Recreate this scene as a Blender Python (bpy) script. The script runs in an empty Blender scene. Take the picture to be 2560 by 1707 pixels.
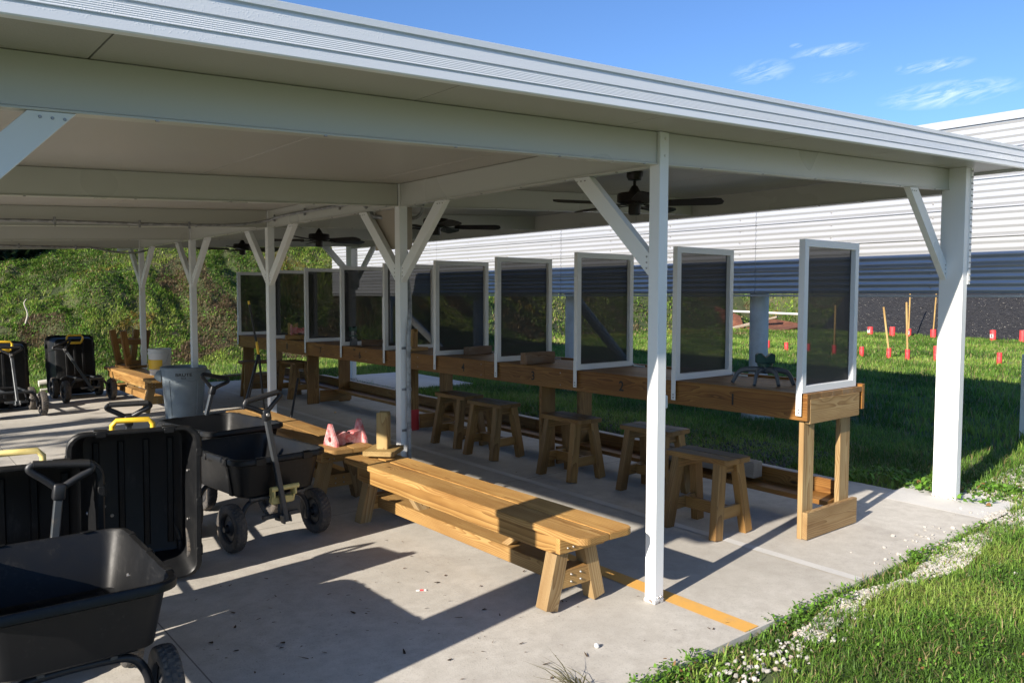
import bpy, bmesh, math, random
import numpy as np
from mathutils import Vector, Matrix, noise as mnoise
random.seed(7); RNG = np.random.default_rng(11)
PI = math.pi
scene = bpy.context.scene
C = scene.collection

# ------------------------------------------------------------------ camera
cam_d = bpy.data.cameras.new('camera'); cam = bpy.data.objects.new('camera', cam_d); C.objects.link(cam)
yaw, pitch, roll = -0.6925, -0.0574, 0.0016
cy_, sy_, cp_, sp_ = math.cos(yaw), math.sin(yaw), math.cos(pitch), math.sin(pitch)
fwd = Vector((-sy_*cp_, cy_*cp_, sp_)); rgt = Vector((cy_, sy_, 0)); upv = rgt.cross(fwd)
r2 = rgt*math.cos(roll) + upv*math.sin(roll); u2 = upv*math.cos(roll) - rgt*math.sin(roll)
M = Matrix((r2, u2, -fwd)).transposed().to_4x4(); M.translation = Vector((-3.3587, -2.8117, 1.7))
cam.matrix_world = M
cam_d.sensor_width = 36.0; cam_d.lens = 1993.05/2560*36; cam_d.clip_start = 0.05; cam_d.clip_end = 3000
scene.camera = cam

# ------------------------------------------------------------------ sky + sun
LD = Vector((0.985, 0.17, -0.46)).normalized()          # direction the sunlight travels
SUN_EL = math.asin(-LD.z); SUN_AZ = math.atan2(-LD.x, -LD.y)
world = bpy.data.worlds.new('World'); scene.world = world; world.use_nodes = True
wn = world.node_tree.nodes; wl = world.node_tree.links
for n in list(wn): wn.remove(n)
wo = wn.new('ShaderNodeOutputWorld'); bg = wn.new('ShaderNodeBackground'); sky = wn.new('ShaderNodeTexSky')
sky.sky_type = 'NISHITA'; sky.sun_disc = False; sky.sun_elevation = SUN_EL; sky.sun_rotation = SUN_AZ
sky.air_density = 1.0; sky.dust_density = 0.25; sky.ozone_density = 2.6; sky.altitude = 0
bg.inputs['Strength'].default_value = 0.068
# thin wisps of cirrus, placed by direction
tc = wn.new('ShaderNodeTexCoord')
def wm(op, a, b=None):
    m = wn.new('ShaderNodeMath'); m.operation = op
    for i_, q in enumerate((a, b)):
        if q is None: continue
        if isinstance(q, (int, float)): m.inputs[i_].default_value = q
        else: wl.new(q, m.inputs[i_])
    return m.outputs[0]
def wdot(vec):
    m = wn.new('ShaderNodeVectorMath'); m.operation = 'DOT_PRODUCT'; wl.new(tc.outputs['Generated'], m.inputs[0]); m.inputs[1].default_value = vec; return m.outputs['Value']
cdir = Vector((0.925, 0.28, 0.25)).normalized(); cr_ = cdir.cross(Vector((0, 0, 1))).normalized(); cu_ = cr_.cross(cdir)
U_ = wdot(cr_); V_ = wdot(cu_)                     # compass-fixed coordinates of the patch of cirrus
def cpatch(u, v, a, b):
    d = wm('ADD', wm('POWER', wm('DIVIDE', wm('SUBTRACT', U_, u), a), 2), wm('POWER', wm('DIVIDE', wm('SUBTRACT', V_, v), b), 2)); return wm('MAXIMUM', wm('SUBTRACT', 1, d), 0)
CL = [(-0.0888, -0.036, 0.0715, 0.0153, 1.0), (-0.1039, -0.0053, 0.0429, 0.0076, 0.8), (-0.2728, 0.0143, 0.0357, 0.0143, 0.75), (-0.2025, 0.0255, 0.0429, 0.0076, 0.9), (-0.1993, -0.0025, 0.0262, 0.0067, 0.5), (-0.2365, 0.0365, 0.0076, 0.0029, 0.7)]
msk_ = None
for q in CL:
    c_ = wm('MULTIPLY', cpatch(*q[:4]), q[4]); msk_ = c_ if msk_ is None else wm('MAXIMUM', msk_, c_)
cb = wn.new('ShaderNodeCombineXYZ'); a_ = .22
wl.new(wm('MULTIPLY', wm('ADD', wm('MULTIPLY', U_, math.cos(a_)), wm('MULTIPLY', V_, math.sin(a_))), 26), cb.inputs[0]); wl.new(wm('MULTIPLY', wm('SUBTRACT', wm('MULTIPLY', V_, math.cos(a_)), wm('MULTIPLY', U_, math.sin(a_))), 120), cb.inputs[1])
cn = wn.new('ShaderNodeTexNoise'); cn.inputs['Scale'].default_value = 1.0; cn.inputs['Detail'].default_value = 8; cn.inputs['Roughness'].default_value = 0.66; cn.inputs['Distortion'].default_value = .9; wl.new(cb.outputs[0], cn.inputs['Vector'])
cl = wm('MULTIPLY', wm('MULTIPLY', wm('MAXIMUM', wm('SUBTRACT', cn.outputs[0], .43), 0), 1.5), msk_)
mx = wn.new('ShaderNodeMix'); mx.data_type = 'RGBA'; wl.new(cl, mx.inputs[0]); tn = wn.new('ShaderNodeMix'); tn.data_type = 'RGBA'; tn.blend_type = 'MULTIPLY'; tn.inputs[0].default_value = 1; wl.new(sky.outputs[0], tn.inputs[6]); tn.inputs[7].default_value = (.73, .95, 1.28, 1)   # clear, deep blue air
wl.new(tn.outputs[2], mx.inputs[6]); mx.inputs[7].default_value = (11, 11.5, 12.5, 1)
wl.new(mx.outputs[2], bg.inputs['Color']); wl.new(bg.outputs[0], wo.inputs[0])
sd = bpy.data.lights.new('sun', 'SUN'); sd.energy = 5.0; sd.angle = math.radians(0.53); sd.color = (1.0, 0.91, 0.79)
sun = bpy.data.objects.new('sun', sd); C.objects.link(sun); sun.rotation_euler = LD.to_track_quat('-Z', 'Y').to_euler(); sun.location = (-30, -5, 20)
vs = scene.view_settings; vs.view_transform = 'Standard'; vs.look = 'None'; vs.gamma = 1; vs.exposure = 1.08
scene.cycles.max_bounces = 8; scene.cycles.diffuse_bounces = 5; scene.cycles.transparent_max_bounces = 16

# ------------------------------------------------------------------ materials
def mat(name, col=(.5, .5, .5), rough=.5, metal=0.0, spec=.5):
    m = bpy.data.materials.new(name); m.use_nodes = True
    b = m.node_tree.nodes['Principled BSDF']; b.inputs['Base Color'].default_value = (*col, 1)
    b.inputs['Roughness'].default_value = rough; b.inputs['Metallic'].default_value = metal
    b.inputs['Specular IOR Level'].default_value = spec
    return m
class G:                                     # small helper to wire a node graph
    def __init__(s, m): s.m = m; s.n = m.node_tree.nodes; s.l = m.node_tree.links; s.b = s.n['Principled BSDF']
    def link(s, a, b): s.l.new(a, b)
    def coord(s, kind='Object'):
        t = s.n.new('ShaderNodeTexCoord'); return t.outputs[kind]
    def attr(s, name, out='Vector'):
        t = s.n.new('ShaderNodeAttribute'); t.attribute_name = name; return t.outputs[out]
    def map(s, v, sc=(1, 1, 1), rot=(0, 0, 0), loc=(0, 0, 0)):
        m = s.n.new('ShaderNodeMapping'); m.inputs['Scale'].default_value = sc; m.inputs['Rotation'].default_value = rot; m.inputs['Location'].default_value = loc
        s.link(v, m.inputs['Vector']); return m.outputs[0]
    def noise(s, v, sc=1, det=4, rough=.55, dist=0, out=0):
        t = s.n.new('ShaderNodeTexNoise'); t.inputs['Scale'].default_value = sc; t.inputs['Detail'].default_value = det
        t.inputs['Roughness'].default_value = rough; t.inputs['Distortion'].default_value = dist; s.link(v, t.inputs['Vector']); return t.outputs[out]
    def voro(s, v, sc=1, feat='F1', out='Distance', rnd=1.0):
        t = s.n.new('ShaderNodeTexVoronoi'); t.feature = feat; t.inputs['Scale'].default_value = sc; t.inputs['Randomness'].default_value = rnd
        s.link(v, t.inputs['Vector']); return t.outputs[out]
    def math(s, op, a, b=None, c=None):
        t = s.n.new('ShaderNodeMath'); t.operation = op
        for i, x in enumerate((a, b, c)):
            if x is None: continue
            if isinstance(x, (int, float)): t.inputs[i].default_value = x
            else: s.link(x, t.inputs[i])
        return t.outputs[0]
    def rng(s, v, a, b, c=0., d=1.):
        m = s.n.new('ShaderNodeMapRange'); 
        for k, x in (('From Min', a), ('From Max', b), ('To Min', c), ('To Max', d)): m.inputs[k].default_value = x
        s.link(v, m.inputs['Value']); return m.outputs[0]
    def ramp(s, v, stops):
        t = s.n.new('ShaderNodeValToRGB'); e = t.color_ramp.elements
        while len(e) < len(stops): e.new(0.5)
        for i, (p, c) in enumerate(stops): e[i].position = p; e[i].color = (*c, 1)
        s.link(v, t.inputs[0]); return t.outputs[0]
    def mix(s, f, a, b, kind='MIX'):
        t = s.n.new('ShaderNodeMix'); t.data_type = 'RGBA'; t.blend_type = kind
        for i, x in ((0, f), (6, a), (7, b)):
            if isinstance(x, (int, float)): t.inputs[i].default_value = x
            elif isinstance(x, tuple): t.inputs[i].default_value = (*x, 1)
            else: s.link(x, t.inputs[i])
        return t.outputs[2]
    def sep(s, v):
        t = s.n.new('ShaderNodeSeparateXYZ'); s.link(v, t.inputs[0]); return t.outputs
    def comb(s, x, y, z):
        t = s.n.new('ShaderNodeCombineXYZ')
        for i, q in enumerate((x, y, z)):
            if isinstance(q, (int, float)): t.inputs[i].default_value = q
            else: s.link(q, t.inputs[i])
        return t.outputs[0]
    def bump(s, h, st=.3, dist=.01):
        t = s.n.new('ShaderNodeBump'); t.inputs['Strength'].default_value = st; t.inputs['Distance'].default_value = dist
        s.link(h, t.inputs['Height']); s.link(t.outputs[0], s.b.inputs['Normal'])
    def col(s, c): s.link(c, s.b.inputs['Base Color'])
    def rough(s, r): s.link(r, s.b.inputs['Roughness'])

def wood(name, light, mid, dark, ring=.0085, rough=.62, wear=.0):
    m = mat(name, mid, rough, spec=.35); g = G(m); v = g.attr('grain'); X, Y, Z = g.sep(v)[:3]
    d1 = g.noise(g.map(v, (1.6, 7, 7)), 1, 2, .5); d2 = g.noise(g.map(v, (5, 30, 30)), 1, 2, .5)
    kn = g.voro(g.comb(g.math('MULTIPLY', X, 1.7), g.math('MULTIPLY', Y, 4.2), g.math('MULTIPLY', Z, 4.2)), 1.0)
    kf = g.rng(kn, 0.02, 0.30, 1, 0); kf = g.math('POWER', kf, 2.5)
    yy = g.math('ADD', Y, g.math('MULTIPLY', g.math('SUBTRACT', d1, .5), .11)); zz = g.math('ADD', Z, g.math('MULTIPLY', g.math('SUBTRACT', d1, .45), .05))
    r = g.math('SQRT', g.math('ADD', g.math('MULTIPLY', yy, yy), g.math('MULTIPLY', zz, zz)))
    r = g.math('ADD', r, g.math('MULTIPLY', kf, .035)); r = g.math('ADD', r, g.math('MULTIPLY', d2, .004))
    w = g.math('FRACT', g.math('DIVIDE', r, ring)); w = g.math('POWER', w, 1.6)
    fib = g.noise(g.map(v, (6, 260, 260)), 1, 2, .6); pat = g.noise(g.map(v, (1.1, 5, 5)), 1, 3, .6)
    t = g.math('ADD', g.math('MULTIPLY', w, .62), g.math('MULTIPLY', fib, .34))
    c = g.ramp(t, [(0.05, light), (.48, mid), (.95, dark)])
    c = g.mix(g.rng(pat, .35, .7), c, g.mix(1.0, c, (.62, .52, .42), 'MULTIPLY'))
    c = g.mix(g.rng(kn, .035, .075, .95, 0), c, tuple(x*.28 for x in dark))
    oi = g.n.new('ShaderNodeObjectInfo'); c = g.mix(1.0, c, g.ramp(oi.outputs['Random'], [(0, (.80, .80, .84)), (1, (1.12, 1.06, .98))]), 'MULTIPLY')
    if wear:
        c = g.mix(g.rng(g.noise(g.map(v, (3, 9, 9)), 1, 4, .7), .5, .68, 0, wear), c, (.20, .17, .14))
    g.col(c); g.bump(g.math('ADD', g.math('MULTIPLY', w, .5), fib), .35, .0012)
    g.rough(g.rng(fib, .2, .8, rough-.1, rough+.12))
    return m
WD_BENCH = wood('stained_pine', (.49, .325, .125), (.38, .225, .072), (.18, .085, .022))
WD_RAIL = wood('bold_grained_rail', (.43, .28, .10), (.32, .185, .055), (.12, .052, .012), .017)
WD_PALE = wood('treated_pine', (.42, .32, .17), (.33, .225, .098), (.17, .09, .032), .009)
WD_STOOL = wood('oiled_pine', (.31, .19, .066), (.24, .132, .040), (.11, .050, .014), .010, .5)
WD_TABLE = wood('amber_pine', (.34, .180, .048), (.25, .115, .026), (.105, .040, .009), .0075, .45)
WD_TOP = wood('worn_deck_pine', (.28, .18, .082), (.215, .13, .055), (.11, .058, .023), .009, .6, .35)
WD_NEW = wood('fresh_pine', (.50, .385, .165), (.42, .295, .11), (.25, .14, .05), .011)
WD_OLD = wood('weathered_timber', (.27, .19, .13), (.20, .13, .085), (.09, .05, .03), .008, .7, .5)
WD_GREY = wood('grey_plank', (.36, .34, .31), (.27, .25, .22), (.13, .12, .10), .008, .8, .5)

WHITE = mat('white_enamel', (.66, .67, .65), .32); g = G(WHITE); v = g.coord()
g.col(g.mix(g.rng(g.noise(v, 3, 5, .7), .55, .8, 0, .25), (.72, .73, .72), (.64, .635, .60))); g.rough(g.rng(g.noise(v, 2.2, 3), .3, .7, .26, .42)); g.bump(g.noise(v, .9, 2), .06, .02)
GRIME = mat('grimy_enamel', (.5, .48, .44), .6); g = G(GRIME); g.col(g.mix(g.rng(g.noise(g.coord(), 45, 6, .8), .46, .60), (.62, .61, .58), (.12, .07, .04)))
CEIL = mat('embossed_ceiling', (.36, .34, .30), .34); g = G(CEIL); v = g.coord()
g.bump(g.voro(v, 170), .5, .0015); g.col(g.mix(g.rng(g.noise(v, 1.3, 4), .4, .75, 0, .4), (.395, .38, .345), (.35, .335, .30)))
BEAM_SHADED = mat('shaded_white_enamel', (.50, .50, .455), .26); g = G(BEAM_SHADED); v = g.coord();  g.rough(g.rng(g.noise(v, 1.2, 2), .2, .8, .24, .36)); g.bump(g.noise(v, 1.1, 1), .03, .02)  # same white paint as the posts, darkened to put roof shade into the colour
FASC = mat('dewy_fascia', (.74, .76, .78), .3); g = G(FASC); v = g.coord()
dd = g.voro(v, 150); dp = g.rng(dd, .0, .42, 1, 0); msk = g.rng(g.noise(g.map(v, (1.2, 3, 10)), 1, 4, .6), .36, .56)
g.bump(g.math('MULTIPLY', dp, msk), .3, .0016); g.col(g.mix(g.math('MULTIPLY', dp, g.math('MULTIPLY', msk, .35)), (.76, .78, .81), (.85, .87, .89)))
ALU = mat('white_aluminium', (.66, .665, .67), .38); g = G(ALU); g.bump(g.noise(g.coord(), 25, 2), .05, .004)
STEEL = mat('galvanised_steel', (.25, .26, .27), .5, .3); g = G(STEEL); g.col(g.mix(g.rng(g.noise(g.coord(), 18, 4), .4, .6), (.20, .205, .21), (.32, .325, .33)))
BOLT = mat('bolt_head', (.35, .34, .33), .4, .8)
CORR = mat('painted_corrugated_sheet', (.60, .62, .66), .27, .40); g = G(CORR); v = g.coord()
g.bump(g.noise(g.map(v, (1, 1.2, 6)), 1, 3), .10, .03); g.col(g.mix(g.rng(g.noise(g.map(v, (1, .8, 9)), 1, 4), .4, .7, 0, .6), (.46, .475, .50), (.40, .415, .44)))
PIPEC = mat('painted_column', (.50, .53, .57), .45); g = G(PIPEC); g.col(g.mix(g.rng(g.noise(g.coord(), 4, 5, .7), .45, .7), (.52, .55, .59), (.42, .44, .46)))
CONC = mat('concrete', (.4, .39, .37), .85); g = G(CONC); v = g.coord()
n1 = g.noise(v, .55, 5, .62, .4); n2 = g.noise(v, 9, 5, .7); n3 = g.noise(g.map(v, (1, 1, 1), (0, 0, .6)), 120, 2, .5)
c = g.ramp(n1, [(.30, (.345, .325, .285)), (.5, (.462, .438, .392)), (.72, (.53, .505, .455))])
c = g.mix(g.rng(n2, .38, .66, 0, .5), c, (.32, .295, .255)); c = g.mix(g.rng(n3, .55, .75, 0, .5), c, (.24, .22, .20))
sm = g.rng(g.noise(g.map(v, (1, 1, 1), loc=(3, 1, 0)), 1.1, 7, .78, .9), .55, .72, 0, .5); c = g.mix(sm, c, (.24, .215, .19))
X, Y, Z = g.sep(v)[:3]
def line(src, pos, w): return g.math('LESS_THAN', g.math('ABSOLUTE', g.math('SUBTRACT', src, pos)), w)
jt = g.math('MAXIMUM', g.math('MAXIMUM', line(Y, 2.62, .0035), line(Y, 7.0, .004)), g.math('MAXIMUM', line(X, -2.2, .0035), line(Y, 5.3, .003)))
c = g.mix(g.math('MULTIPLY', jt, .8), c, (.10, .09, .08)); g.col(c)
ck = g.voro(g.math and g.comb(g.math('ADD', X, g.math('MULTIPLY', n2, .5)), Y, 0.0), .6, 'DISTANCE_TO_EDGE')
g.bump(g.math('ADD', n3, g.math('MULTIPLY', n2, .6)), .35, .0025)
CONC2 = mat('newer_concrete', (.5, .49, .46), .85); g = G(CONC2); v = g.coord()
c = g.ramp(g.noise(v, 1.7, 5, .65), [(.3, (.44, .43, .41)), (.7, (.57, .56, .53))]); g.col(g.mix(g.rng(g.noise(v, 90, 2), .55, .8, 0, .4), c, (.34, .32, .29))); g.bump(g.noise(v, 60, 3), .25, .002)
YELP = mat('yellow_line_paint', (.62, .35, .09), .6); g = G(YELP); v = g.coord()
g.col(g.mix(g.rng(g.noise(v, 7, 6, .75), .50, .72, 0, .55), (.66, .36, .085), (.46, .29, .13))); g.bump(g.noise(v, 100, 2), .3, .002)
PLAS = mat('black_poly', (.018, .019, .021), .45, spec=.32); g = G(PLAS); v = g.coord()
sc = g.noise(g.map(v, (40, 6, 40), (.4, .2, .5)), 1, 5, .8); du = g.noise(v, 5, 4, .7)
g.col(g.mix(g.rng(g.math('MULTIPLY', sc, du), .30, .46, 0, .5), (.006, .0065, .0075), (.050, .048, .045))); g.rough(g.rng(du, .3, .7, .36, .56)); g.bump(g.noise(v, 300, 2), .25, .0008)
RUB = mat('tyre_rubber', (.05, .046, .042), .8); g = G(RUB); v = g.coord()
g.col(g.mix(g.rng(g.noise(v, 14, 5, .75), .45, .7), (.045, .042, .040), (.13, .105, .08)))
RIMM = mat('dark_wheel_rim', (.03, .03, .032), .5)
GREYM = mat('grey_coated_steel', (.085, .095, .105), .38, .3); g = G(GREYM); g.col(g.mix(g.rng(g.noise(g.coord(), 12, 5, .7), .55, .75), (.055, .062, .070), (.10, .09, .08)))
DKM = mat('dark_coated_steel', (.016, .017, .020), .45, .2)
GRIP = mat('rubber_grip', (.012, .012, .013), .6); g = G(GRIP); g.bump(g.voro(g.coord(), 220), .5, .002)
YEL = mat('yellow_plastic', (.72, .46, .03), .4)
YELF = mat('sun_faded_yellow_plastic', (.70, .56, .20), .45); g = G(YELF); g.col(g.mix(g.rng(g.noise(g.coord(), 14, 4), .4, .7), (.72, .58, .22), (.58, .46, .16)))
SHELL = mat('grey_bin_plastic', (.19, .235, .27), .5); g = G(SHELL); g.col(g.mix(g.rng(g.noise(g.coord(), 4, 5, .7), .4, .75), (.195, .235, .265), (.15, .18, .205))); g.bump(g.noise(g.coord(), 150, 2), .2, .001)
BLK = mat('black_paint', (.01, .01, .01), .5)
BROWN = mat('bronze_fan_metal', (.016, .012, .010), .35, .4); BLADE = mat('dark_fan_blade', (.014, .011, .009), .5)
REDP = mat('faded_red_plastic', (.45, .09, .09), .6); g = G(REDP); v = g.coord()
g.col(g.mix(g.rng(g.noise(v, 16, 6, .7), .36, .60), (.44, .05, .05), (.56, .34, .34)))
REDPAINT = mat('red_paint', (.42, .02, .025), .55)
TUBER = mat('red_target_tube', (.62, .05, .05), .5); g = G(TUBER); g.col(g.mix(g.rng(g.noise(g.coord(), 12, 5, .7), .56, .7, 0, .7), (.62, .045, .05), (.55, .25, .22)))
WHP = mat('white_plastic', (.55, .55, .53), .45); PVC = mat('weathered_pvc', (.55, .52, .46), .5)
GRNP = mat('green_rest_cup', (.015, .06, .045), .45); GRYP = mat('grey_rest_base', (.095, .105, .115), .5)
TANB = mat('tan_enclosure', (.36, .31, .25), .5); GREYB = mat('grey_box', (.42, .45, .48), .45)
RUST = mat('rusted_plate', (.18, .06, .03), .9); g = G(RUST); v = g.coord()
g.col(g.ramp(g.noise(v, 3.5, 7, .7), [(.3, (.055, .022, .014)), (.5, (.13, .045, .022)), (.7, (.19, .08, .04))])); g.bump(g.noise(v, 30, 4), .3, .01)
SCR = bpy.data.materials.new('dark_screen_mesh'); SCR.use_nodes = True
nn = SCR.node_tree.nodes; ll = SCR.node_tree.links; pb = nn['Principled BSDF']; pb.inputs['Base Color'].default_value = (.009, .009, .0105, 1); pb.inputs['Roughness'].default_value = .7
tr = nn.new('ShaderNodeBsdfTransparent'); ms = nn.new('ShaderNodeMixShader'); ms.inputs[0].default_value = .905
ll.new(tr.outputs[0], ms.inputs[1]); ll.new(pb.outputs[0], ms.inputs[2]); ll.new(ms.outputs[0], nn['Material Output'].inputs[0])
def vcol(name, rough=.55, spec=.3, trans=.35):
    m = mat(name, (.1, .2, .05), rough, spec=spec); g = G(m); c = g.attr('tint', 'Color'); g.col(c)
    if trans:
        t = g.n.new('ShaderNodeBsdfTranslucent'); g.link(c, t.inputs[0]); x = g.n.new('ShaderNodeMixShader'); x.inputs[0].default_value = trans
        g.link(g.b.outputs[0], x.inputs[1]); g.link(t.outputs[0], x.inputs[2]); g.link(x.outputs[0], g.n['Material Output'].inputs[0])
    return m
LEAF = vcol('grass_blades'); STONE = vcol('limestone_chips', .85, .3, 0); LITTER = vcol('dry_litter', .8, .2, 0)
SOIL = mat('lawn_soil', (.05, .055, .02), .95); g = G(SOIL); v = g.coord()
g.col(g.ramp(g.noise(v, 2.2, 7, .7), [(.3, (.04, .065, .016)), (.5, (.075, .10, .03)), (.7, (.12, .11, .055))])); g.bump(g.noise(v, 22, 5, .7), .6, .03)
HILL = mat('berm_soil', (.07, .06, .04), .95); g = G(HILL); v = g.coord()
g.col(g.ramp(g.noise(v, .9, 8, .75), [(.3, (.028, .045, .012)), (.50, (.060, .078, .022)), (.64, (.085, .070, .040)), (.80, (.15, .11, .08))])); g.bump(g.noise(v, 12, 6, .75), .9, .06)
MULCH = mat('black_rubber_mulch', (.018, .018, .02), .7); g = G(MULCH); v = g.coord()
fl = g.voro(v, 16, out='Distance'); fr = g.noise(v, 6, 6, .8)
c = g.ramp(fr, [(.35, (.010, .010, .012)), (.6, (.030, .030, .033)), (.78, (.06, .06, .062))])
fc = g.voro(v, 13, out='Color'); fcs = g.sep(fc)[0]
g.col(g.mix(g.math('MULTIPLY', g.math('GREATER_THAN', fcs, .86), g.rng(fl, .20, .26, 1, 0)), c, (.34, .32, .28))); g.bump(g.math('ADD', fl, fr), 1.0, .09)
BARK = mat('bark', (.09, .06, .045), .9); g = G(BARK); g.col(g.mix(g.noise(g.coord(), 14, 5, .7), (.05, .035, .025), (.16, .12, .09))); g.bump(g.noise(g.coord(), 30, 4), .6, .01)
NUMP = mat('stencil_black', (.012, .011, .010), .6)

# ------------------------------------------------------------------ mesh helpers
def F(y): return .0155*min(max(y, -6), 15)             # the slab and lawn rise a little away from the camera
def obj(name, me, m=None, parent=None, smooth=False, loc=None):
    if isinstance(me, bmesh.types.BMesh):
        b = me; me = bpy.data.meshes.new(name); b.normal_update(); b.to_mesh(me); b.free()
    o = bpy.data.objects.new(name, me); C.objects.link(o)
    if m is not None and not me.materials: me.materials.append(m)
    if smooth is True: me.polygons.foreach_set('use_smooth', [True]*len(me.polygons))
    elif smooth:
        me.polygons.foreach_set('use_smooth', [True]*len(me.polygons)); me.set_sharp_from_angle(angle=math.radians(smooth))
    if parent is not None: o.parent = parent
    if loc is not None: o.location = loc
    return o
def tag(o, label=None, cat=None, group=None, kind=None):
    if label: o['label'] = label
    if cat: o['category'] = cat
    if group: o['group'] = group
    if kind: o['kind'] = kind
    return o
def thing(name, label, cat, loc=(0, 0, 0), rz=0, group=None):
    o = bpy.data.objects.new(name, None); C.objects.link(o); o.empty_display_size = .1
    o.location = loc; o.rotation_euler = (0, 0, rz); return tag(o, label, cat, group)
def copy_tree(o, parent=None, loc=None, rz=None, label=None, group=None):
    c = o.copy(); C.objects.link(c); c.parent = parent
    if parent is None:
        if loc is not None: c.location = loc
        if rz is not None: c.rotation_euler = (0, 0, rz)
        if label: c['label'] = label
        if group: c['group'] = group
    for ch in [q for q in o.children]: copy_tree(ch, c)
    return c
def bm_new(): return bmesh.new()
def add_box(b, lo, hi, bev=0.0, mtx=None, seg=1):
    r = bmesh.ops.create_cube(b, size=1); vs_ = r['verts']; lo = Vector(lo); hi = Vector(hi); d = hi-lo; c = (hi+lo)/2
    for v in vs_: v.co = Vector((v.co.x*d.x, v.co.y*d.y, v.co.z*d.z)) + c
    if bev > 0:
        es = list({e for v in vs_ for e in v.link_edges})
        rr = bmesh.ops.bevel(b, geom=es, offset=bev, segments=seg, affect='EDGES', profile=.5)
        vs_ = list({v for f in rr['faces'] for v in f.verts} | {v for v in vs_ if v.is_valid})
    if mtx is not None:
        for v in vs_: v.co = mtx @ v.co
    return vs_
def add_cyl(b, p0, p1, r0, r1=None, n=16, caps=True):
    p0 = Vector(p0); p1 = Vector(p1); r1 = r0 if r1 is None else r1; d = p1-p0; q = d.to_track_quat('Z', 'Y')
    A = [b.verts.new(p0 + q @ Vector((r0*math.cos(2*PI*i/n), r0*math.sin(2*PI*i/n), 0))) for i in range(n)]
    B = [b.verts.new(p1 + q @ Vector((r1*math.cos(2*PI*i/n), r1*math.sin(2*PI*i/n), 0))) for i in range(n)]
    for i in range(n): b.faces.new((A[i], A[(i+1) % n], B[(i+1) % n], B[i]))
    if caps: b.faces.new(A[::-1]); b.faces.new(B)
def add_tube(b, pts, r, n=10, caps=True, flat=1.0):
    pts = [Vector(p) for p in pts]; rings = []; up = Vector((0, 0, 1))
    rs = r if isinstance(r, (list, tuple)) else [r]*len(pts)
    prev = None
    for i, p in enumerate(pts):
        t = (pts[min(i+1, len(pts)-1)] - pts[max(i-1, 0)]).normalized()
        a = prev if prev is not None else (up if abs(t.dot(up)) < .95 else Vector((1, 0, 0)))
        s = (a - t*a.dot(t)).normalized(); prev = s; w = t.cross(s)
        rings.append([b.verts.new(p + s*rs[i]*flat*math.cos(2*PI*k/n) + w*rs[i]*math.sin(2*PI*k/n)) for k in range(n)])
    for i in range(len(rings)-1):
        for k in range(n): b.faces.new((rings[i][k], rings[i][(k+1) % n], rings[i+1][(k+1) % n], rings[i+1][k]))
    if caps: b.faces.new(rings[0][::-1]); b.faces.new(rings[-1])
def smooth_path(pts, k=6):
    P = [Vector(p) for p in pts]; P = [P[0]*2-P[1]] + P + [P[-1]*2-P[-2]]; out = []
    for i in range(1, len(P)-2):
        for j in range(k):
            t = j/k; a, b, c, d = P[i-1:i+3]
            out.append(.5*((2*b) + (c-a)*t + (2*a-5*b+4*c-d)*t*t + (3*b-a-3*c+d)*t**3))
    out.append(P[-2]); return out
def add_lathe(b, prof, n=32, mtx=None, closed=False):
    rings = [[b.verts.new(Vector((r*math.cos(2*PI*i/n), r*math.sin(2*PI*i/n), z))) for i in range(n)] for r, z in prof]
    m = len(rings)
    for j in range(m if closed else m-1):
        A, B = rings[j], rings[(j+1) % m]
        for i in range(n): b.faces.new((A[i], A[(i+1) % n], B[(i+1) % n], B[i]))
    if not closed:
        if prof[0][0] > 1e-5: b.faces.new(rings[0][::-1])
        if prof[-1][0] > 1e-5: b.faces.new(rings[-1])
    if mtx is not None:
        for r in rings:
            for v in r: v.co = mtx @ v.co
def add_prism(b, poly, axis, lo, hi, mtx=None):
    """poly: 2-D outline; axis: the extrusion axis 0/1/2; poly coords fill the other two in order"""
    def P(p, h):
        q = [0, 0, 0]; o = [i for i in range(3) if i != axis]; q[o[0]] = p[0]; q[o[1]] = p[1]; q[axis] = h; v = Vector(q); return mtx @ v if mtx is not None else v
    A = [b.verts.new(P(p, lo)) for p in poly]; B = [b.verts.new(P(p, hi)) for p in poly]; n = len(poly)
    for i in range(n): b.faces.new((A[i], A[(i+1) % n], B[(i+1) % n], B[i]))
    b.faces.new(A[::-1]); b.faces.new(B)
    bmesh.ops.recalc_face_normals(b, faces=b.faces[:])
def frame_mtx(p0, p1, up=(0, 0, 1), org=None):
    """local X runs p0->p1, local Z close to up"""
    p0 = Vector(p0); p1 = Vector(p1); x = (p1-p0).normalized(); u = Vector(up); y = u.cross(x).normalized(); z = x.cross(y)
    m = Matrix((x, y, z)).transposed().to_4x4(); m.translation = p0 if org is None else org; return m
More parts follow.
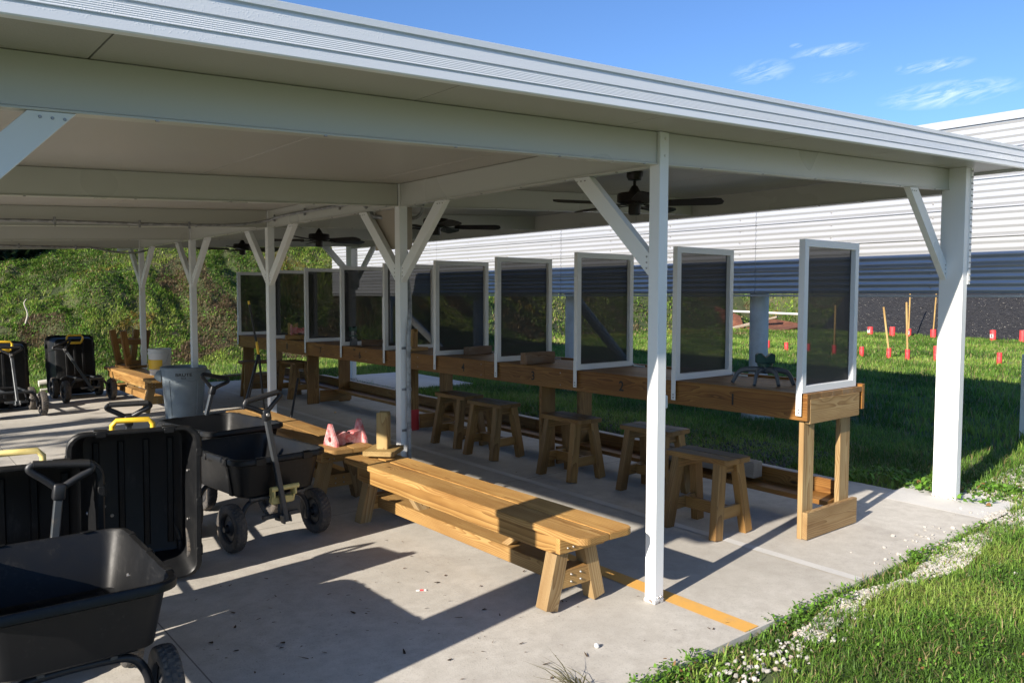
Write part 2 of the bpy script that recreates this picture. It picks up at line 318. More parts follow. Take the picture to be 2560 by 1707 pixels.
def board(name, p0, p1, w, t, m, parent, up=(0, 0, 1), bev=.003, outline=None, label=None):
    """a sawn board from p0 to p1 (its centre line), w wide (local Y), t thick (local Z), carrying its own grain coordinates"""
    L = (Vector(p1)-Vector(p0)).length; b = bm_new(); mt = frame_mtx(p0, p1, up)
    if outline: add_prism(b, outline(L, w), 2, -t/2, t/2)
    else: add_box(b, (0, -w/2, -t/2), (L, w/2, t/2), bev)
    if outline and bev:
        es = [e for e in b.edges if abs(e.verts[0].co.z-e.verts[1].co.z) < 1e-6]
        bmesh.ops.bevel(b, geom=es, offset=bev, segments=2, affect='EDGES')
    lc = [v.co.copy() for v in b.verts]; off = Vector((random.uniform(0, 40), random.uniform(-.06, .06), random.uniform(.015, .12)*random.choice((-1, 1))))
    for v in b.verts: v.co = mt @ v.co
    b.normal_update(); me = bpy.data.meshes.new(name); b.to_mesh(me); b.free()
    a = me.attributes.new('grain', 'FLOAT_VECTOR', 'POINT'); a.data.foreach_set('vector', np.array([tuple(c+off) for c in lc], 'f').ravel())
    o = obj(name, me, m, parent)
    if label: o['label'] = label
    return o
def rbox(w, l, r, n=5):
    """rounded rectangle outline, CCW"""
    out = []
    for cx, cy, a0 in ((w/2-r, l/2-r, 0), (-w/2+r, l/2-r, PI/2), (-w/2+r, -l/2+r, PI), (w/2-r, -l/2+r, 1.5*PI)):
        for i in range(n+1):
            a = a0 + PI/2*i/n; out.append((cx+r*math.cos(a), cy+r*math.sin(a)))
    return out
def add_loft(b, rings, capa=True, capb=True):
    R = [[b.verts.new(Vector(p)) for p in r] for r in rings]; n = len(R[0])
    for j in range(len(R)-1):
        for i in range(n): b.faces.new((R[j][i], R[j][(i+1) % n], R[j+1][(i+1) % n], R[j+1][i]))
    if capa: b.faces.new(R[0][::-1])
    if capb: b.faces.new(R[-1])
def text_mesh(s, size, depth=.0008, sx=1.0, bold=0.0):
    cu = bpy.data.curves.new('t', 'FONT'); cu.body = s; cu.size = size; cu.extrude = depth; cu.align_x = 'CENTER'; cu.align_y = 'CENTER'; cu.offset = bold
    o = bpy.data.objects.new('t', cu); C.objects.link(o); dg = bpy.context.evaluated_depsgraph_get(); dg.update()
    me = bpy.data.meshes.new_from_object(o.evaluated_get(dg)); bpy.data.objects.remove(o); bpy.data.curves.remove(cu)
    for v in me.vertices: v.co.x *= sx
    me.materials.clear(); return me

# ------------------------------------------------------------------ ground, slab, hills
def grid_mesh(name, xs, ys, hf):
    xs = np.asarray(xs); ys = np.asarray(ys); nx, ny = len(xs), len(ys)
    X, Y = np.meshgrid(xs, ys, indexing='ij'); Z = np.array([[hf(x, y) for y in ys] for x in xs])
    co = np.stack([X, Y, Z], -1).reshape(-1, 3); idx = np.arange(nx*ny).reshape(nx, ny)
    q = np.stack([idx[:-1, :-1], idx[1:, :-1], idx[1:, 1:], idx[:-1, 1:]], -1).reshape(-1, 4)
    me = bpy.data.meshes.new(name); me.vertices.add(len(co)); me.vertices.foreach_set('co', co.ravel()); me.loops.add(q.size); me.loops.foreach_set('vertex_index', q.ravel())
    me.polygons.add(len(q)); me.polygons.foreach_set('loop_start', np.arange(0, q.size, 4)); me.polygons.foreach_set('loop_total', np.full(len(q), 4)); me.update(); me.validate()
    me.polygons.foreach_set('use_smooth', [True]*len(q)); return me
SLAB_Y0, SLAB_Y1, SLAB_X1 = -.53, 11.3, 3.64
def on_walk(x, y): return (x > 3.68) & (x < 5.2) & (y > 8.58) & (y < 10.9)
def on_slab(x, y): return (y > SLAB_Y0) & (y < SLAB_Y1) & (x < SLAB_X1) | ((x > 3.3) & (x < 4.02) & (y > -.50) & (y < .36))
def gh(x, y):
    z = F(y) - .035
    if -9 < x < 3.58 and SLAB_Y0+.06 < y < SLAB_Y1-.06: z -= .10
    return z + .012*mnoise.noise(Vector((x*1.3, y*1.3, 0)))
xs = np.concatenate([[-900, -300, -120, -60, -30, -20], np.arange(-12, 9, .25), np.arange(9, 31, 1.0), [34, 40, 60, 120, 300, 900]])
ys = np.concatenate([[-900, -300, -100, -40, -20, -10], np.arange(-6, 13, .25), np.arange(13, 26, 1.0), [30, 40, 80, 200, 900]])
tag(obj('ground', grid_mesh('ground', xs, ys, gh), SOIL), 'grassy soil of the lawn around the concrete slab', kind='structure')
b = bm_new()
def slab_poly(b, pts, th=.12):
    A = [b.verts.new((x, y, F(y))) for x, y in pts]; B = [b.verts.new((x, y, F(y)-th)) for x, y in pts]; n = len(pts)
    b.faces.new(A); b.faces.new(B[::-1])
    for i in range(n): b.faces.new((B[i], B[(i+1) % n], A[(i+1) % n], A[i]))
slab_poly(b, [(-9, SLAB_Y0), (3.3, SLAB_Y0), (3.3, .36), (SLAB_X1, .36), (SLAB_X1, SLAB_Y1), (-9, SLAB_Y1)])
tag(obj('pavement', b, CONC), 'stained concrete slab under the shelter', kind='structure')
b = bm_new(); slab_poly(b, [(3.304, -.50), (4.02, -.50), (4.02, .356), (3.304, .356)])
tag(obj('concrete_pad', b, CONC2), 'newer concrete pad under the big corner post', kind='structure')
b = bm_new(); slab_poly(b, [(3.7, 8.6), (5.2, 8.6), (5.2, 10.9), (3.7, 10.9)])
tag(obj('concrete_walk', b, CONC2), 'pale concrete pad on the lawn beyond the shooting table', kind='structure')
def strip(name, x0, x1, y0, y1, m, label, dz=.004):
    b = bm_new(); vs_ = [b.verts.new((x, y, F(y)+dz)) for x, y in ((x0, y0), (x1, y0), (x1, y1), (x0, y1))]; b.faces.new(vs_)
    return tag(obj(name, b, m), label, kind='structure')
strip('road_marking', .085, .205, SLAB_Y0+.01, SLAB_Y1-.02, YELP, 'yellow painted line along the post row')
strip('slab_joint', 1.235, 1.315, SLAB_Y0+.01, SLAB_Y1-.02, CONC2, 'pale patched joint in the slab')

def berm_crest(x): return 1.95 + 1.5/(1+math.exp(-max(-40, x-.1)*.9)) + .7/(1+math.exp(-(x-6.5)))
def berm_h(x, y):
    f = (y-14.7-4.0*min(1, max(0, (x-9)/9)))/6.0; c = berm_crest(x) - F(15)
    s = 0 if f < 0 else (1 if f > 1 else (f*f*(3-2*f))*.45 + f*.55)
    if y > 21.6: s -= min(1.2, (y-21.6)*.12)
    z = F(15) - .05 + c*s
    a = min(1, max(0, f*3)) if f < 1 else 1
    z += a*(.30*mnoise.noise(Vector((x*.45, y*.45, 3))) + .20*mnoise.noise(Vector((x*1.2, y*1.2, 7))) + .13*mnoise.noise(Vector((x*3.0, y*3.0, 1))))
    return z
xs = np.concatenate([np.arange(-14, 12, .14), np.arange(12, 42, .5)]); ys = np.concatenate([np.arange(14.3, 22, .14), np.arange(22, 29, .5)])
tag(obj('hill', grid_mesh('hill', xs, ys, berm_h), HILL), 'grassy earth berm behind the shelter', kind='structure')
def mul_h(x, y):
    f = (x-29.1-.25*mnoise.noise(Vector((y*.5, 0, 0))))/5.5
    z = F(15)*.5 - .06 + 4.0*min(1, max(0, f)) + min(1, max(0, f*6))*(.10*mnoise.noise(Vector((x*2, y*2, 1))) + .05*mnoise.noise(Vector((x*6, y*6, 5)))); return z
tag(obj('rubber_backstop', grid_mesh('rubber_backstop', np.arange(28.8, 38, .2), np.arange(-14, 15.6, .2), mul_h), MULCH), 'black rubber mulch slope behind the targets', kind='structure')
def end_h(x, y):
    f = (x-29.2)/6; a = min(1, max(0, f)) if y > 15.3 else 0; return F(15) - .06 + 4.2*a*a*(3-2*a) + min(1, max(0, f*4))*(.3*mnoise.noise(Vector((x*.6, y*.6, 2))) + .12*mnoise.noise(Vector((x*2, y*2, 2))))
tag(obj('hill', grid_mesh('end_hill', np.arange(28.2, 40, .3), np.arange(15.2, 26, .2), end_h), HILL), 'green end of the berm behind the rusty plates', kind='structure')

# ------------------------------------------------------------------ blades (grass, leaves)
def blades(name, P, H, W, yaw, lean, col, m=LEAF, droop=.35, label=None, parent=None, loc=None):
    n = len(P); d = np.stack([np.cos(yaw), np.sin(yaw), np.zeros(n)], -1); s = np.stack([-np.sin(yaw), np.cos(yaw), np.zeros(n)], -1); z = np.array([0, 0, 1.])
    mid = P + z*(H*.55*np.cos(lean))[:, None] + d*(H*.55*np.sin(lean))[:, None]
    l2 = lean + droop; tip = mid + z*(H*.5*np.cos(l2))[:, None] + d*(H*.5*np.sin(l2))[:, None]
    co = np.stack([P - s*(W*.5)[:, None], P + s*(W*.5)[:, None], mid + s*(W*.42)[:, None], mid - s*(W*.42)[:, None], tip], 1).reshape(-1, 3)
    base = (np.arange(n)*5)[:, None]; lo = np.concatenate([base + np.array([[0, 1, 2, 3]]), base + np.array([[3, 2, 4]])], 1).ravel()
    me = bpy.data.meshes.new(name); me.vertices.add(n*5); me.vertices.foreach_set('co', co.astype('f').ravel()); me.loops.add(len(lo)); me.loops.foreach_set('vertex_index', lo.astype('i'))
    st = np.stack([np.arange(n)*7, np.arange(n)*7+4], 1).ravel(); me.polygons.add(n*2); me.polygons.foreach_set('loop_start', st.astype('i')); me.polygons.foreach_set('loop_total', np.tile([4, 3], n).astype('i'))
    me.update(); a = me.color_attributes.new('tint', 'FLOAT_COLOR', 'POINT'); cc = np.repeat(np.concatenate([col, np.ones((n, 1))], 1), 5, axis=0)
    a.data.foreach_set('color', cc.astype('f').ravel()); return obj(name, me, m, parent, loc=loc)
def pnoise(x, y, s, seed):
    k = np.random.default_rng(seed); out = np.zeros_like(x)
    for i in range(7):
        a = k.uniform(0, 2*PI); f = s*k.uniform(.5, 2.2); out += np.sin((x*math.cos(a)+y*math.sin(a))*f*2*PI + k.uniform(0, 6.28))
    return out/7
def gcols(n, x, y, kind='lawn', s=.5, seed=1):
    t = pnoise(x, y, s, seed) + RNG.normal(0, .16, n); g1 = np.array([.125, .25, .032]); g2 = np.array([.23, .33, .06]); g3 = np.array([.07, .14, .02]); dry = np.array([.34, .27, .13])
    c = np.where((t < -.12)[:, None], g3, np.where((t > .15)[:, None], g2, g1)) * RNG.uniform(.75, 1.25, n)[:, None]
    if kind == 'berm':
        c = c*np.array([1.12, 1.0, 1.0])*(.90 + .36*np.clip(pnoise(x, y, 1.5, 91)*2+.3, -1, 1))[:, None]
        br = np.array([.15, .105, .06]); oc = np.array([.26, .20, .04]); q = pnoise(x, y, s*.9, seed+5)
        c = np.where((q > .30)[:, None], br*RNG.uniform(.6, 1.2, n)[:, None], c); c = np.where(((q < -.30) & (t > .0))[:, None], oc*RNG.uniform(.6, 1.2, n)[:, None], c)
    k = RNG.random(n) < (.12 if kind == 'berm' else .10); c[k] = dry*RNG.uniform(.6, 1.1, (k.sum(), 1)); return c
def lawn(name, n, x0, x1, y0, y1, h, w, mask, label, seed=1, zf=None, s=.5, kind='lawn', clump=0.0, lean=.5, droop=.5):
    x = RNG.uniform(x0, x1, n); y = RNG.uniform(y0, y1, n)
    if clump:
        cxs = RNG.uniform(x0, x1, n//14+1); cys = RNG.uniform(y0, y1, n//14+1); i = RNG.integers(0, len(cxs), n); cm = RNG.random(n) < .6
        x = np.where(cm, cxs[i] + RNG.normal(0, clump, n), x); y = np.where(cm, cys[i] + RNG.normal(0, clump, n), y)
    k = mask(x, y); x = x[k]; y = y[k]; n = len(x)
    z = (.0155*np.clip(y, -6, 15) - .035) if zf is None else np.array([zf(a, b) for a, b in zip(x, y)])
    hh = h*RNG.uniform(.45, 1.25, n)*(1+.45*pnoise(x, y, .8, seed+9)); ww = w*RNG.uniform(.6, 1.4, n)
    o = blades(name, np.stack([x, y, z], -1), hh, ww, RNG.uniform(0, 2*PI, n), RNG.uniform(.02, lean, n), gcols(n, x, y, kind, s, seed), droop=droop)
    return tag(o, label, 'grass', kind='stuff')
off_slab = lambda x, y: ~on_slab(x, y) & ~on_walk(x, y)
def band(x, y): return (y < -.61 + .11*np.clip(x-1.9, 0, .9) - .05*np.sin(x*5)) & (y > -.74 - .06*np.sin(x*3.3+1) - .03*np.clip(x-2.5, 0, 3)) & (x > .2)     # white gravel strip
nearmask = lambda x, y: off_slab(x, y) & (~band(x, y) | (RNG.random(len(x)) < .16 + .65*(pnoise(x, y, 1.5, 31) > .02))) & (y < .3 + (x-3.7)*.3) & ~((x > 3.9) & (x < 7) & (y > -.62-(x-4)*.05) & (y < .0) & (RNG.random(len(x)) < .75))
lawn('grass', 210000, -1.6, 8.0, -3.0, -.45, .08, .0042, nearmask, 'bright sunlit lawn at the lower right corner', seed=2, clump=.03, lean=.9, droop=.8, s=.7)
lawn('grass', 9000, -1.0, 4.2, -.80, -.46, .055, .008, lambda x, y: off_slab(x, y), 'low weeds creeping over the slab edge', seed=4, clump=.03, lean=1.2, droop=.7, s=1.4)
lawn('grass', 90000, 3.66, 6.6, -.6, 13.5, .10, .006, off_slab, 'shaded lawn strip between slab and baffle wall', seed=3, clump=.05, lean=.7, droop=.7)
lawn('grass', 95000, 6.6, 16.5, -3, 14.5, .12, .011, lambda x, y: x > 0, 'lawn beyond the baffle wall in its shadow', seed=5, clump=.08, lean=.6)
lawn('grass', 110000, 15.5, 29.3, -5, 18.5, .10, .018, lambda x, y: x > 0, 'sunny lawn around the red target tubes', seed=6, clump=.1, lean=.6, s=.25)
lawn('grass', 34000, -9, 9, 11.25, 15.2, .10, .010, off_slab, 'sunny lawn strip at the foot of the berm', seed=7, clump=.08)
lawn('grass', 230000, -7, 12, 14.6, 22.0, .10, .0135, lambda x, y: pnoise(x, y, .55, 77) + pnoise(x, y, 1.9, 78)*.8 < .62, 'tufts and weeds on the berm', seed=8, zf=berm_h, kind='berm', clump=.085, s=.26, lean=.9, droop=.8)
lawn('grass', 26000, 12, 30, 14.6, 23.5, .14, .035, lambda x, y: x > 0, 'grass on the far stretch of the side berm', seed=9, zf=berm_h, kind='berm', clump=.15, s=.2, lean=.9)
lawn('grass', 9000, 28.8, 35, 15.4, 22, .14, .05, lambda x, y: x > 0, 'grass on the green end of the berm', seed=10, zf=end_h, kind='berm', clump=.15, s=.2, lean=.9)
# broad-leaved weeds on the berm and by the slab edge
def weeds(name, pts, r, nl, size, label, zf=None):
    P = []; 
    for (x, y) in pts:
        k = RNG.integers(int(nl*.6), nl+1); a = RNG.uniform(0, 2*PI, k); q = r*np.sqrt(RNG.random(k))
        for aa, qq in zip(a, q): P.append((x+qq*math.cos(aa), y+qq*math.sin(aa)))
    P = np.array(P); n = len(P); z = np.array([(F(b) - .02) if zf is None else zf(a, b) for a, b in P]) + RNG.uniform(0, .05, n)
    c = np.array([.12, .25, .03])*RNG.uniform(.6, 1.35, (n, 1)); c[RNG.random(n) < .035] = (.24, .13, .05)
    o = blades(name, np.column_stack([P, z]), size*RNG.uniform(.5, 1.2, n), size*.55*RNG.uniform(.6, 1.3, n), RNG.uniform(0, 2*PI, n), RNG.uniform(.5, 1.35, n), c, droop=.5)
    return tag(o, label, 'weeds', kind='stuff')
weeds('weeds', [(x, -.52 - abs(RNG.normal(0, .05))) for x in RNG.uniform(-1.1, 3.3, 190) if RNG.random() < .42 + .9*float(pnoise(np.array([x]), np.array([0.]), .9, 3)[0])], .05, 22, .024, 'broad-leaved weeds along the slab edge')
weeds('weeds', [(RNG.uniform(-7, 9), RNG.uniform(14.8, 21.2)) for _ in range(1500)], .17, 30, .055, 'leafy weeds scattered over the berm', berm_h)
weeds('weeds', [(RNG.uniform(-.6, 6), RNG.uniform(-2.8, -.95)) for _ in range(420)], .11, 30, .020, 'clover and small leaves in the near lawn')
weeds('weeds', [(RNG.uniform(3.7, 4.6), RNG.uniform(-.4, .9)) for _ in range(40)], .10, 26, .06, 'weeds around the big corner post')

# gravel
def stones(name, pts, sz, label, col=(.66, .63, .59), var=.22):
    ico = bmesh.new(); bmesh.ops.create_icosphere(ico, subdivisions=1, radius=1); bv = np.array([v.co for v in ico.verts]); bf = np.array([[v.index for v in f.verts] for f in ico.faces]); ico.free()
    n = len(pts); V = []; Fc = []; cols = []
    for i, (x, y) in enumerate(pts):
        s = sz*RNG.uniform(.5, 1.35); R = Matrix.Rotation(RNG.uniform(0, 6), 3, 'Z') @ Matrix.Rotation(RNG.uniform(0, 6), 3, 'X')
        v = bv*(1 + RNG.uniform(-.22, .22, (len(bv), 1)))*np.array([1, .8, .62])*s; v = v @ np.array(R).T; v = v + np.array([x, y, F(y) + s*.35 - (.020 if not on_slab(x, y) else .0)]); V.append(v); Fc.append(bf + i*len(bv))
        cols.append(np.tile(np.array(col)*(1 + RNG.uniform(-var, .12)) * (np.array([1, .88, .80]) if RNG.random() < .10 else 1), (len(bv), 1)))
    V = np.concatenate(V); Fc = np.concatenate(Fc); cols = np.concatenate(cols); me = bpy.data.meshes.new(name); me.from_pydata(V.tolist(), [], Fc.tolist()); a = me.color_attributes.new('tint', 'FLOAT_COLOR', 'POINT')
    a.data.foreach_set('color', np.column_stack([cols, np.ones(len(cols))]).astype('f').ravel()); return tag(obj(name, me, STONE), label, 'gravel', kind='stuff')
pts = []
while len(pts) < 8500:
    x = RNG.uniform(.3, 6.2); y = RNG.uniform(-1.2, -.42)
    if bool(band(np.array([x]), np.array([y]))[0]) or (RNG.random() < .002 and y < -.5): pts.append((x, y))
for _ in range(2600):
    x = RNG.uniform(3.95, 7); pts.append((x, RNG.uniform(-.75-(x-4)*.05, -.02+(x-4)*.05)))
for _ in range(34): pts.append((RNG.uniform(1.6, 3.6), -.47 + RNG.exponential(.09)))
for _ in range(260): pts.append((RNG.uniform(-.9, 1.0), RNG.normal(-.74, .06)))
stones('gravel', pts, .0125, 'white limestone gravel along the slab edge', (.44, .42, .385), .35)
pts = [(RNG.uniform(3.68, 4.7), RNG.uniform(1.5, 5.6)) for _ in range(3800)]
stones('gravel', pts, .018, 'dark grey gravel between slab and shaded lawn', (.11, .11, .115), .5)

# litter and small bits on the slab
def litter(name, n, x0, x1, y0, y1, sz, label, col=(.07, .045, .03)):
    x = RNG.uniform(x0, x1, n); y = RNG.uniform(y0, y1, n); k = on_slab(x, y); x, y = x[k], y[k]; n = len(x)
    L = sz*RNG.uniform(.25, 1.6, n)**1.4; o = blades(name, np.stack([x, y, .0155*y + .004], -1), L, L*RNG.uniform(.12, .55, n), RNG.uniform(0, 6.28, n), RNG.uniform(1.3, 1.5, n), np.array(col)*RNG.uniform(.5, 2.0, (n, 1)), m=LITTER, droop=.04)
    return tag(o, label, 'litter', kind='stuff')
litter('leaf_litter', 170, -2.3, .2, -.45, 1.9, .014, 'small dry leaf bits on the sunlit concrete')
litter('leaf_litter', 60, -2.1, -.7, -.3, 1.3, .03, 'larger dark leaf scraps on the foreground concrete', (.05, .035, .022))
litter('leaf_litter', 240, -3.5, 3.5, 2, 11, .018, 'scattered dry bits on the slab under the roof')

# the dry tuft on the slab at the bottom of the view
n = 46; a = RNG.uniform(1.6, 4.2, n)
o = blades('grass_tuft', np.column_stack([-.98+RNG.normal(0, .02, n), -.40+RNG.normal(0, .02, n), np.full(n, .0)]), RNG.uniform(.08, .24, n), np.full(n, .006), a, RNG.uniform(.7, 1.25, n), np.array([.22, .20, .08])*RNG.uniform(.5, 1.3, (n, 1)), droop=.3)
tag(o, 'straggling half dry grass tuft lying on the slab corner', 'grass tuft')

# ------------------------------------------------------------------ the shelter
SX = .048
def ceil_z(x): return 2.577 + SX*x
PV = thing('shelter', 'white aluminium open shelter with sloping flat roof on posts', 'shelter', (0, 0, 0))
slope = Matrix.Shear('XY', 4, (0, 0))
def shear(b):                                # follow the roof pitch: z rises with x
    for v in b.verts: v.co.z += SX*v.co.x
XW, XE, YN, YF = -3.95, 4.34, -.37, 11.35
js = [XW] + [x for x in np.arange(-2.75, 4.2, 1.22)] + [XE]
for i in range(len(js)-1):
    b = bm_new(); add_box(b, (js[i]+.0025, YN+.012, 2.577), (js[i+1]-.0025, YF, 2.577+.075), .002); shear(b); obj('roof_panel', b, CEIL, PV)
b = bm_new(); add_box(b, (XW, YN+.012, 2.655), (XE, YF, 2.705)); shear(b); obj('roof_deck', b, WHITE, PV)
# ribbed gutter-like fascia round the edge, profile in (y, z)
prof = [(0, -.022), (-.030, -.022), (-.034, -.018), (-.034, .010), (-.026, .013), (-.026, .017), (-.037, .019)]
prof += [p for k in range(6) for p in ((-.037, .021+k*.006), (-.0362, .024+k*.006))]
prof += [(-.037, .058), (-.028, .060), (-.028, .064), (-.039, .066), (-.039, .108), (-.030, .111), (-.030, .115), (-.044, .118), (-.046, .140), (-.030, .146), (0, .146)]
def fascia(p0, p1, out):
    b = bm_new(); A = []; B = []
    for (q, z) in prof:
        A.append(b.verts.new((p0[0]-out[0]*q, p0[1]-out[1]*q, 2.577+z))); B.append(b.verts.new((p1[0]-out[0]*q, p1[1]-out[1]*q, 2.577+z)))
    n = len(prof)
    for i in range(n): b.faces.new((A[i], A[(i+1) % n], B[(i+1) % n], B[i]))
    b.faces.new(A[::-1]); b.faces.new(B); bmesh.ops.recalc_face_normals(b, faces=b.faces[:]); shear(b); return obj('fascia', b, FASC, PV)
fascia((XW, YN, 0), (XE, YN, 0), (0, -1)); fascia((XE+.006, YN, 0), (XE+.006, YF, 0), (1, 0)); fascia((XW-.006, YN, 0), (XW-.006, YF, 0), (-1, 0)); fascia((XW, YF+.006, 0), (XE, YF+.006, 0), (0, 1))
YP = [0, 2.63, 5.21, 7.66, 9.98]
def bolts(parent, pts, nrm, r=.009, m=BOLT):
    b = bm_new()
    for p in pts: p = Vector(p); add_cyl(b, p, p+Vector(nrm)*.007, r, r*.7, 8)
    return obj('bolts', b, m, parent, smooth=40)
# cross beams following the pitch; channels with a small bottom lip
for k, y in enumerate(YP):
    for x0, x1 in ((-3.46, -.004), (.077, 3.70)):
        b = bm_new(); add_box(b, (x0, y+.018, 2.409), (x1, y+.062, 2.5755), .003); add_box(b, (x0, y+.010, 2.401), (x1, y+.07, 2.4085), .001); shear(b); bm_ = obj('cross_beam', b, BEAM_SHADED, PV)
        b = bm_new()
        for x in np.arange(x0+.3, x1, .61): add_cyl(b, (x, y+.014, 2.397+SX*x), (x, y+.014, 2.402+SX*x), .008, None, 8)
        obj('screws', b, BOLT, bm_)
def row_beam(x0, x1, zb, zt, y0, y1):
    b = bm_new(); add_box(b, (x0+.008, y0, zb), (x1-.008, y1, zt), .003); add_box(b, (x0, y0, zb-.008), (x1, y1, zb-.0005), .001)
    o = obj('row_beam', b, BEAM_SHADED, PV); b = bm_new()
    for y in np.arange(y0+.25, y1, .42): add_cyl(b, (x0+.012, y, zb-.014), (x0+.012, y, zb-.006), .008, None, 8)
    obj('screws', b, BOLT, o)
for i, y in enumerate(YP):
    row_beam(.001, .071, 2.409, 2.5755, y+.076, (YP[i+1]-.003) if i < 4 else 11.3)
row_beam(3.70, 3.80, 2.560, 2.752, .085, 10.45); row_beam(-3.56, -3.47, 2.235, 2.405, -.3, 11.3)
def post(name, x, y, w, d, top, m=WHITE):
    b = bm_new(); add_box(b, (x, y, F(y)), (x+w, y+d, top), .004, seg=2); o = obj(name, b, m, PV)
    b = bm_new(); add_box(b, (x-.004, y-.004, F(y)+.0005), (x+w+.004, y+d+.004, F(y)+.02), .002); obj('base_flange', b, GRIME, o)
    return o
for k, y in enumerate(YP):
    o = post('post', 0, y, .073, .073, 2.5765)
    bolts(o, [(.04, y, z) for z in (2.45, 2.54)] + [(-.0, y+.02, 2.43), (-.0, y+.05, 2.43)][:0], (0, -1, 0), .008, WHITE)
    bolts(o, [(.025, y, F(y)+.035), (.05, y, F(y)+.035)], (0, -1, 0), .007)
# the big corner post with its riveted flange, its far twin and the row on the open side
for y in (-.115, 10.30):
    o = post('corner_post', 3.70, y, .090, .188, 2.577+SX*3.7)
    b = bm_new(); add_box(b, (3.786, y-.006, 1.80), (3.832, y-.0005, 2.575+SX*3.8), .001)
    fl = obj('rivet_flange', b, WHITE, o); b = bm_new()
    for z in np.arange(1.83, 2.74, .05):
        for x in (3.797, 3.820): add_cyl(b, (x, y-.006, z), (x, y-.012, z), .0065, .004, 8)
    for z in np.arange(1.83, 2.74, .09): pass
    obj('rivets', b, BOLT, fl)
for y in YP: post('widened_post', -3.56, y-.115, .10, .32, 2.405)  # unseen row, made wider so its shadow fills the foreground band
def brace(ax, t0, t1, a0, a1, zt, zt1, pa, pz0, pz1):
    """flat brace in the plane of axis ax, t0..t1 its thickness across; top edge a0..a1 under the beam, bottom edge pz0..pz1 against the post at pa"""
    b = bm_new(); poly = [(a0, zt), (a1, zt1), (pa, pz1), (pa, pz0)]; add_prism(b, poly, 1 if ax == 0 else 0, t0, t1); bmesh.ops.bevel(b, geom=b.edges[:], offset=.002, segments=1, affect='EDGES'); o = obj('brace', b, WHITE, PV)
    for f in (.25, .5, .75):
        for (A, Z) in ((a0+(a1-a0)*f, zt-.022), (pa + (.022 if a0 > pa else -.022), pz0+(pz1-pz0)*f + .02)):
            for tt, sg in ((t0, -1),):
                b = bm_new(); p = Vector((A, tt, Z)) if ax == 0 else Vector((tt, A, Z)); d = Vector((0, sg*.004, 0)) if ax == 0 else Vector((sg*.004, 0, 0)); add_cyl(b, p, p+d, .0055, .004, 8); obj('screw', b, BOLT, o)
for y in YP:
    brace(1, .011, .061, y+.675, y+.545, 2.3995, 2.3995, y+.0735, 1.800, 1.925)
    if y > 1: brace(1, .011, .061, y-.610, y-.480, 2.3995, 2.3995, y-.0005, 1.800, 1.925)
brace(0, .015, .065, 2.985, 3.125, 2.400+SX*2.985, 2.400+SX*3.125, 3.6995, 1.835, 1.975)
brace(0, 9.995, 10.045, 2.985, 3.125, 2.400+SX*2.985, 2.400+SX*3.125, 3.6995, 1.835, 1.975)
brace(1, 3.72, 3.77, 9.48, 9.62, 2.5515, 2.5515, 10.2995, 1.80, 1.93)
brace(0, .015, .065, -2.79, -2.925, 2.400-SX*2.79, 2.400-SX*2.925, -3.4595, 1.56, 1.695)
# conduits
b = bm_new(); zc = 2.36
add_tube(b, smooth_path([(-3.9, 5.19, zc-.10), (-2.2, 5.19, zc-.02), (-1.0, 5.185, zc+.01), (-.35, 5.17, zc+.045), (-.05, 5.10, zc+.10), (-.018, 4.9, zc+.125), (-.018, 4.3, zc+.13), (-.018, 3.3, zc+.12), (-.018, 3.12, zc+.07)], 5), .0135, 10); cd = obj('conduit', b, STEEL, PV, smooth=True)
def clamps(parent, pts, ax):
    for p in pts:
        b = bm_new(); p = Vector(p); add_box(b, p-Vector((.010 if ax == 'x' else .004, .004 if ax == 'x' else .010, .034)), p+Vector((.010 if ax == 'x' else .012, .012 if ax == 'x' else .010, .034)), .002); obj('clamp', b, STEEL, parent)
clamps(cd, [(-1.95, 5.175, zc-.01), (-1.25, 5.175, zc+.003), (-.8, 5.172, zc+.015)], 'x'); clamps(cd, [(-.018, 5.0, zc+.12), (-.018, 4.3, zc+.13), (-.018, 3.6, zc+.125)], 'y')
b = bm_new(); add_tube(b, smooth_path([(-3.9, 9.96, 2.33), (-1.0, 9.96, 2.375), (-.62, 9.96, 2.375), (-.35, 9.96, 2.33), (-.05, 9.95, 2.33), (.2, 9.95, 2.40)], 5), .0135, 8); c2_ = obj('conduit', b, STEEL, PV, smooth=True)
clamps(c2_, [(-1.55, 9.945, 2.37), (-.85, 9.945, 2.375)], 'x')
b = bm_new(); add_tube(b, smooth_path([(.13, 2.745, 2.06), (.13, 2.735, 1.9), (.118, 2.68, 1.72), (.082, 2.618, 1.52), (.062, 2.606, 1.35), (.062, 2.606, 1.0), (.062, 2.606, .4), (.062, 2.606, F(2.6)+.01)], 5), .018, 12); c3_ = obj('conduit', b, STEEL, PV, smooth=True)
for z in (1.28, .95, .62, .25):
    b = bm_new(); add_cyl(b, (.062, 2.606, z-.012), (.062, 2.606, z+.012), .022, None, 12); add_box(b, (.012, 2.624, z-.010), (.062, 2.6295, z+.010)); obj('clamp', b, STEEL, c3_, smooth=40)
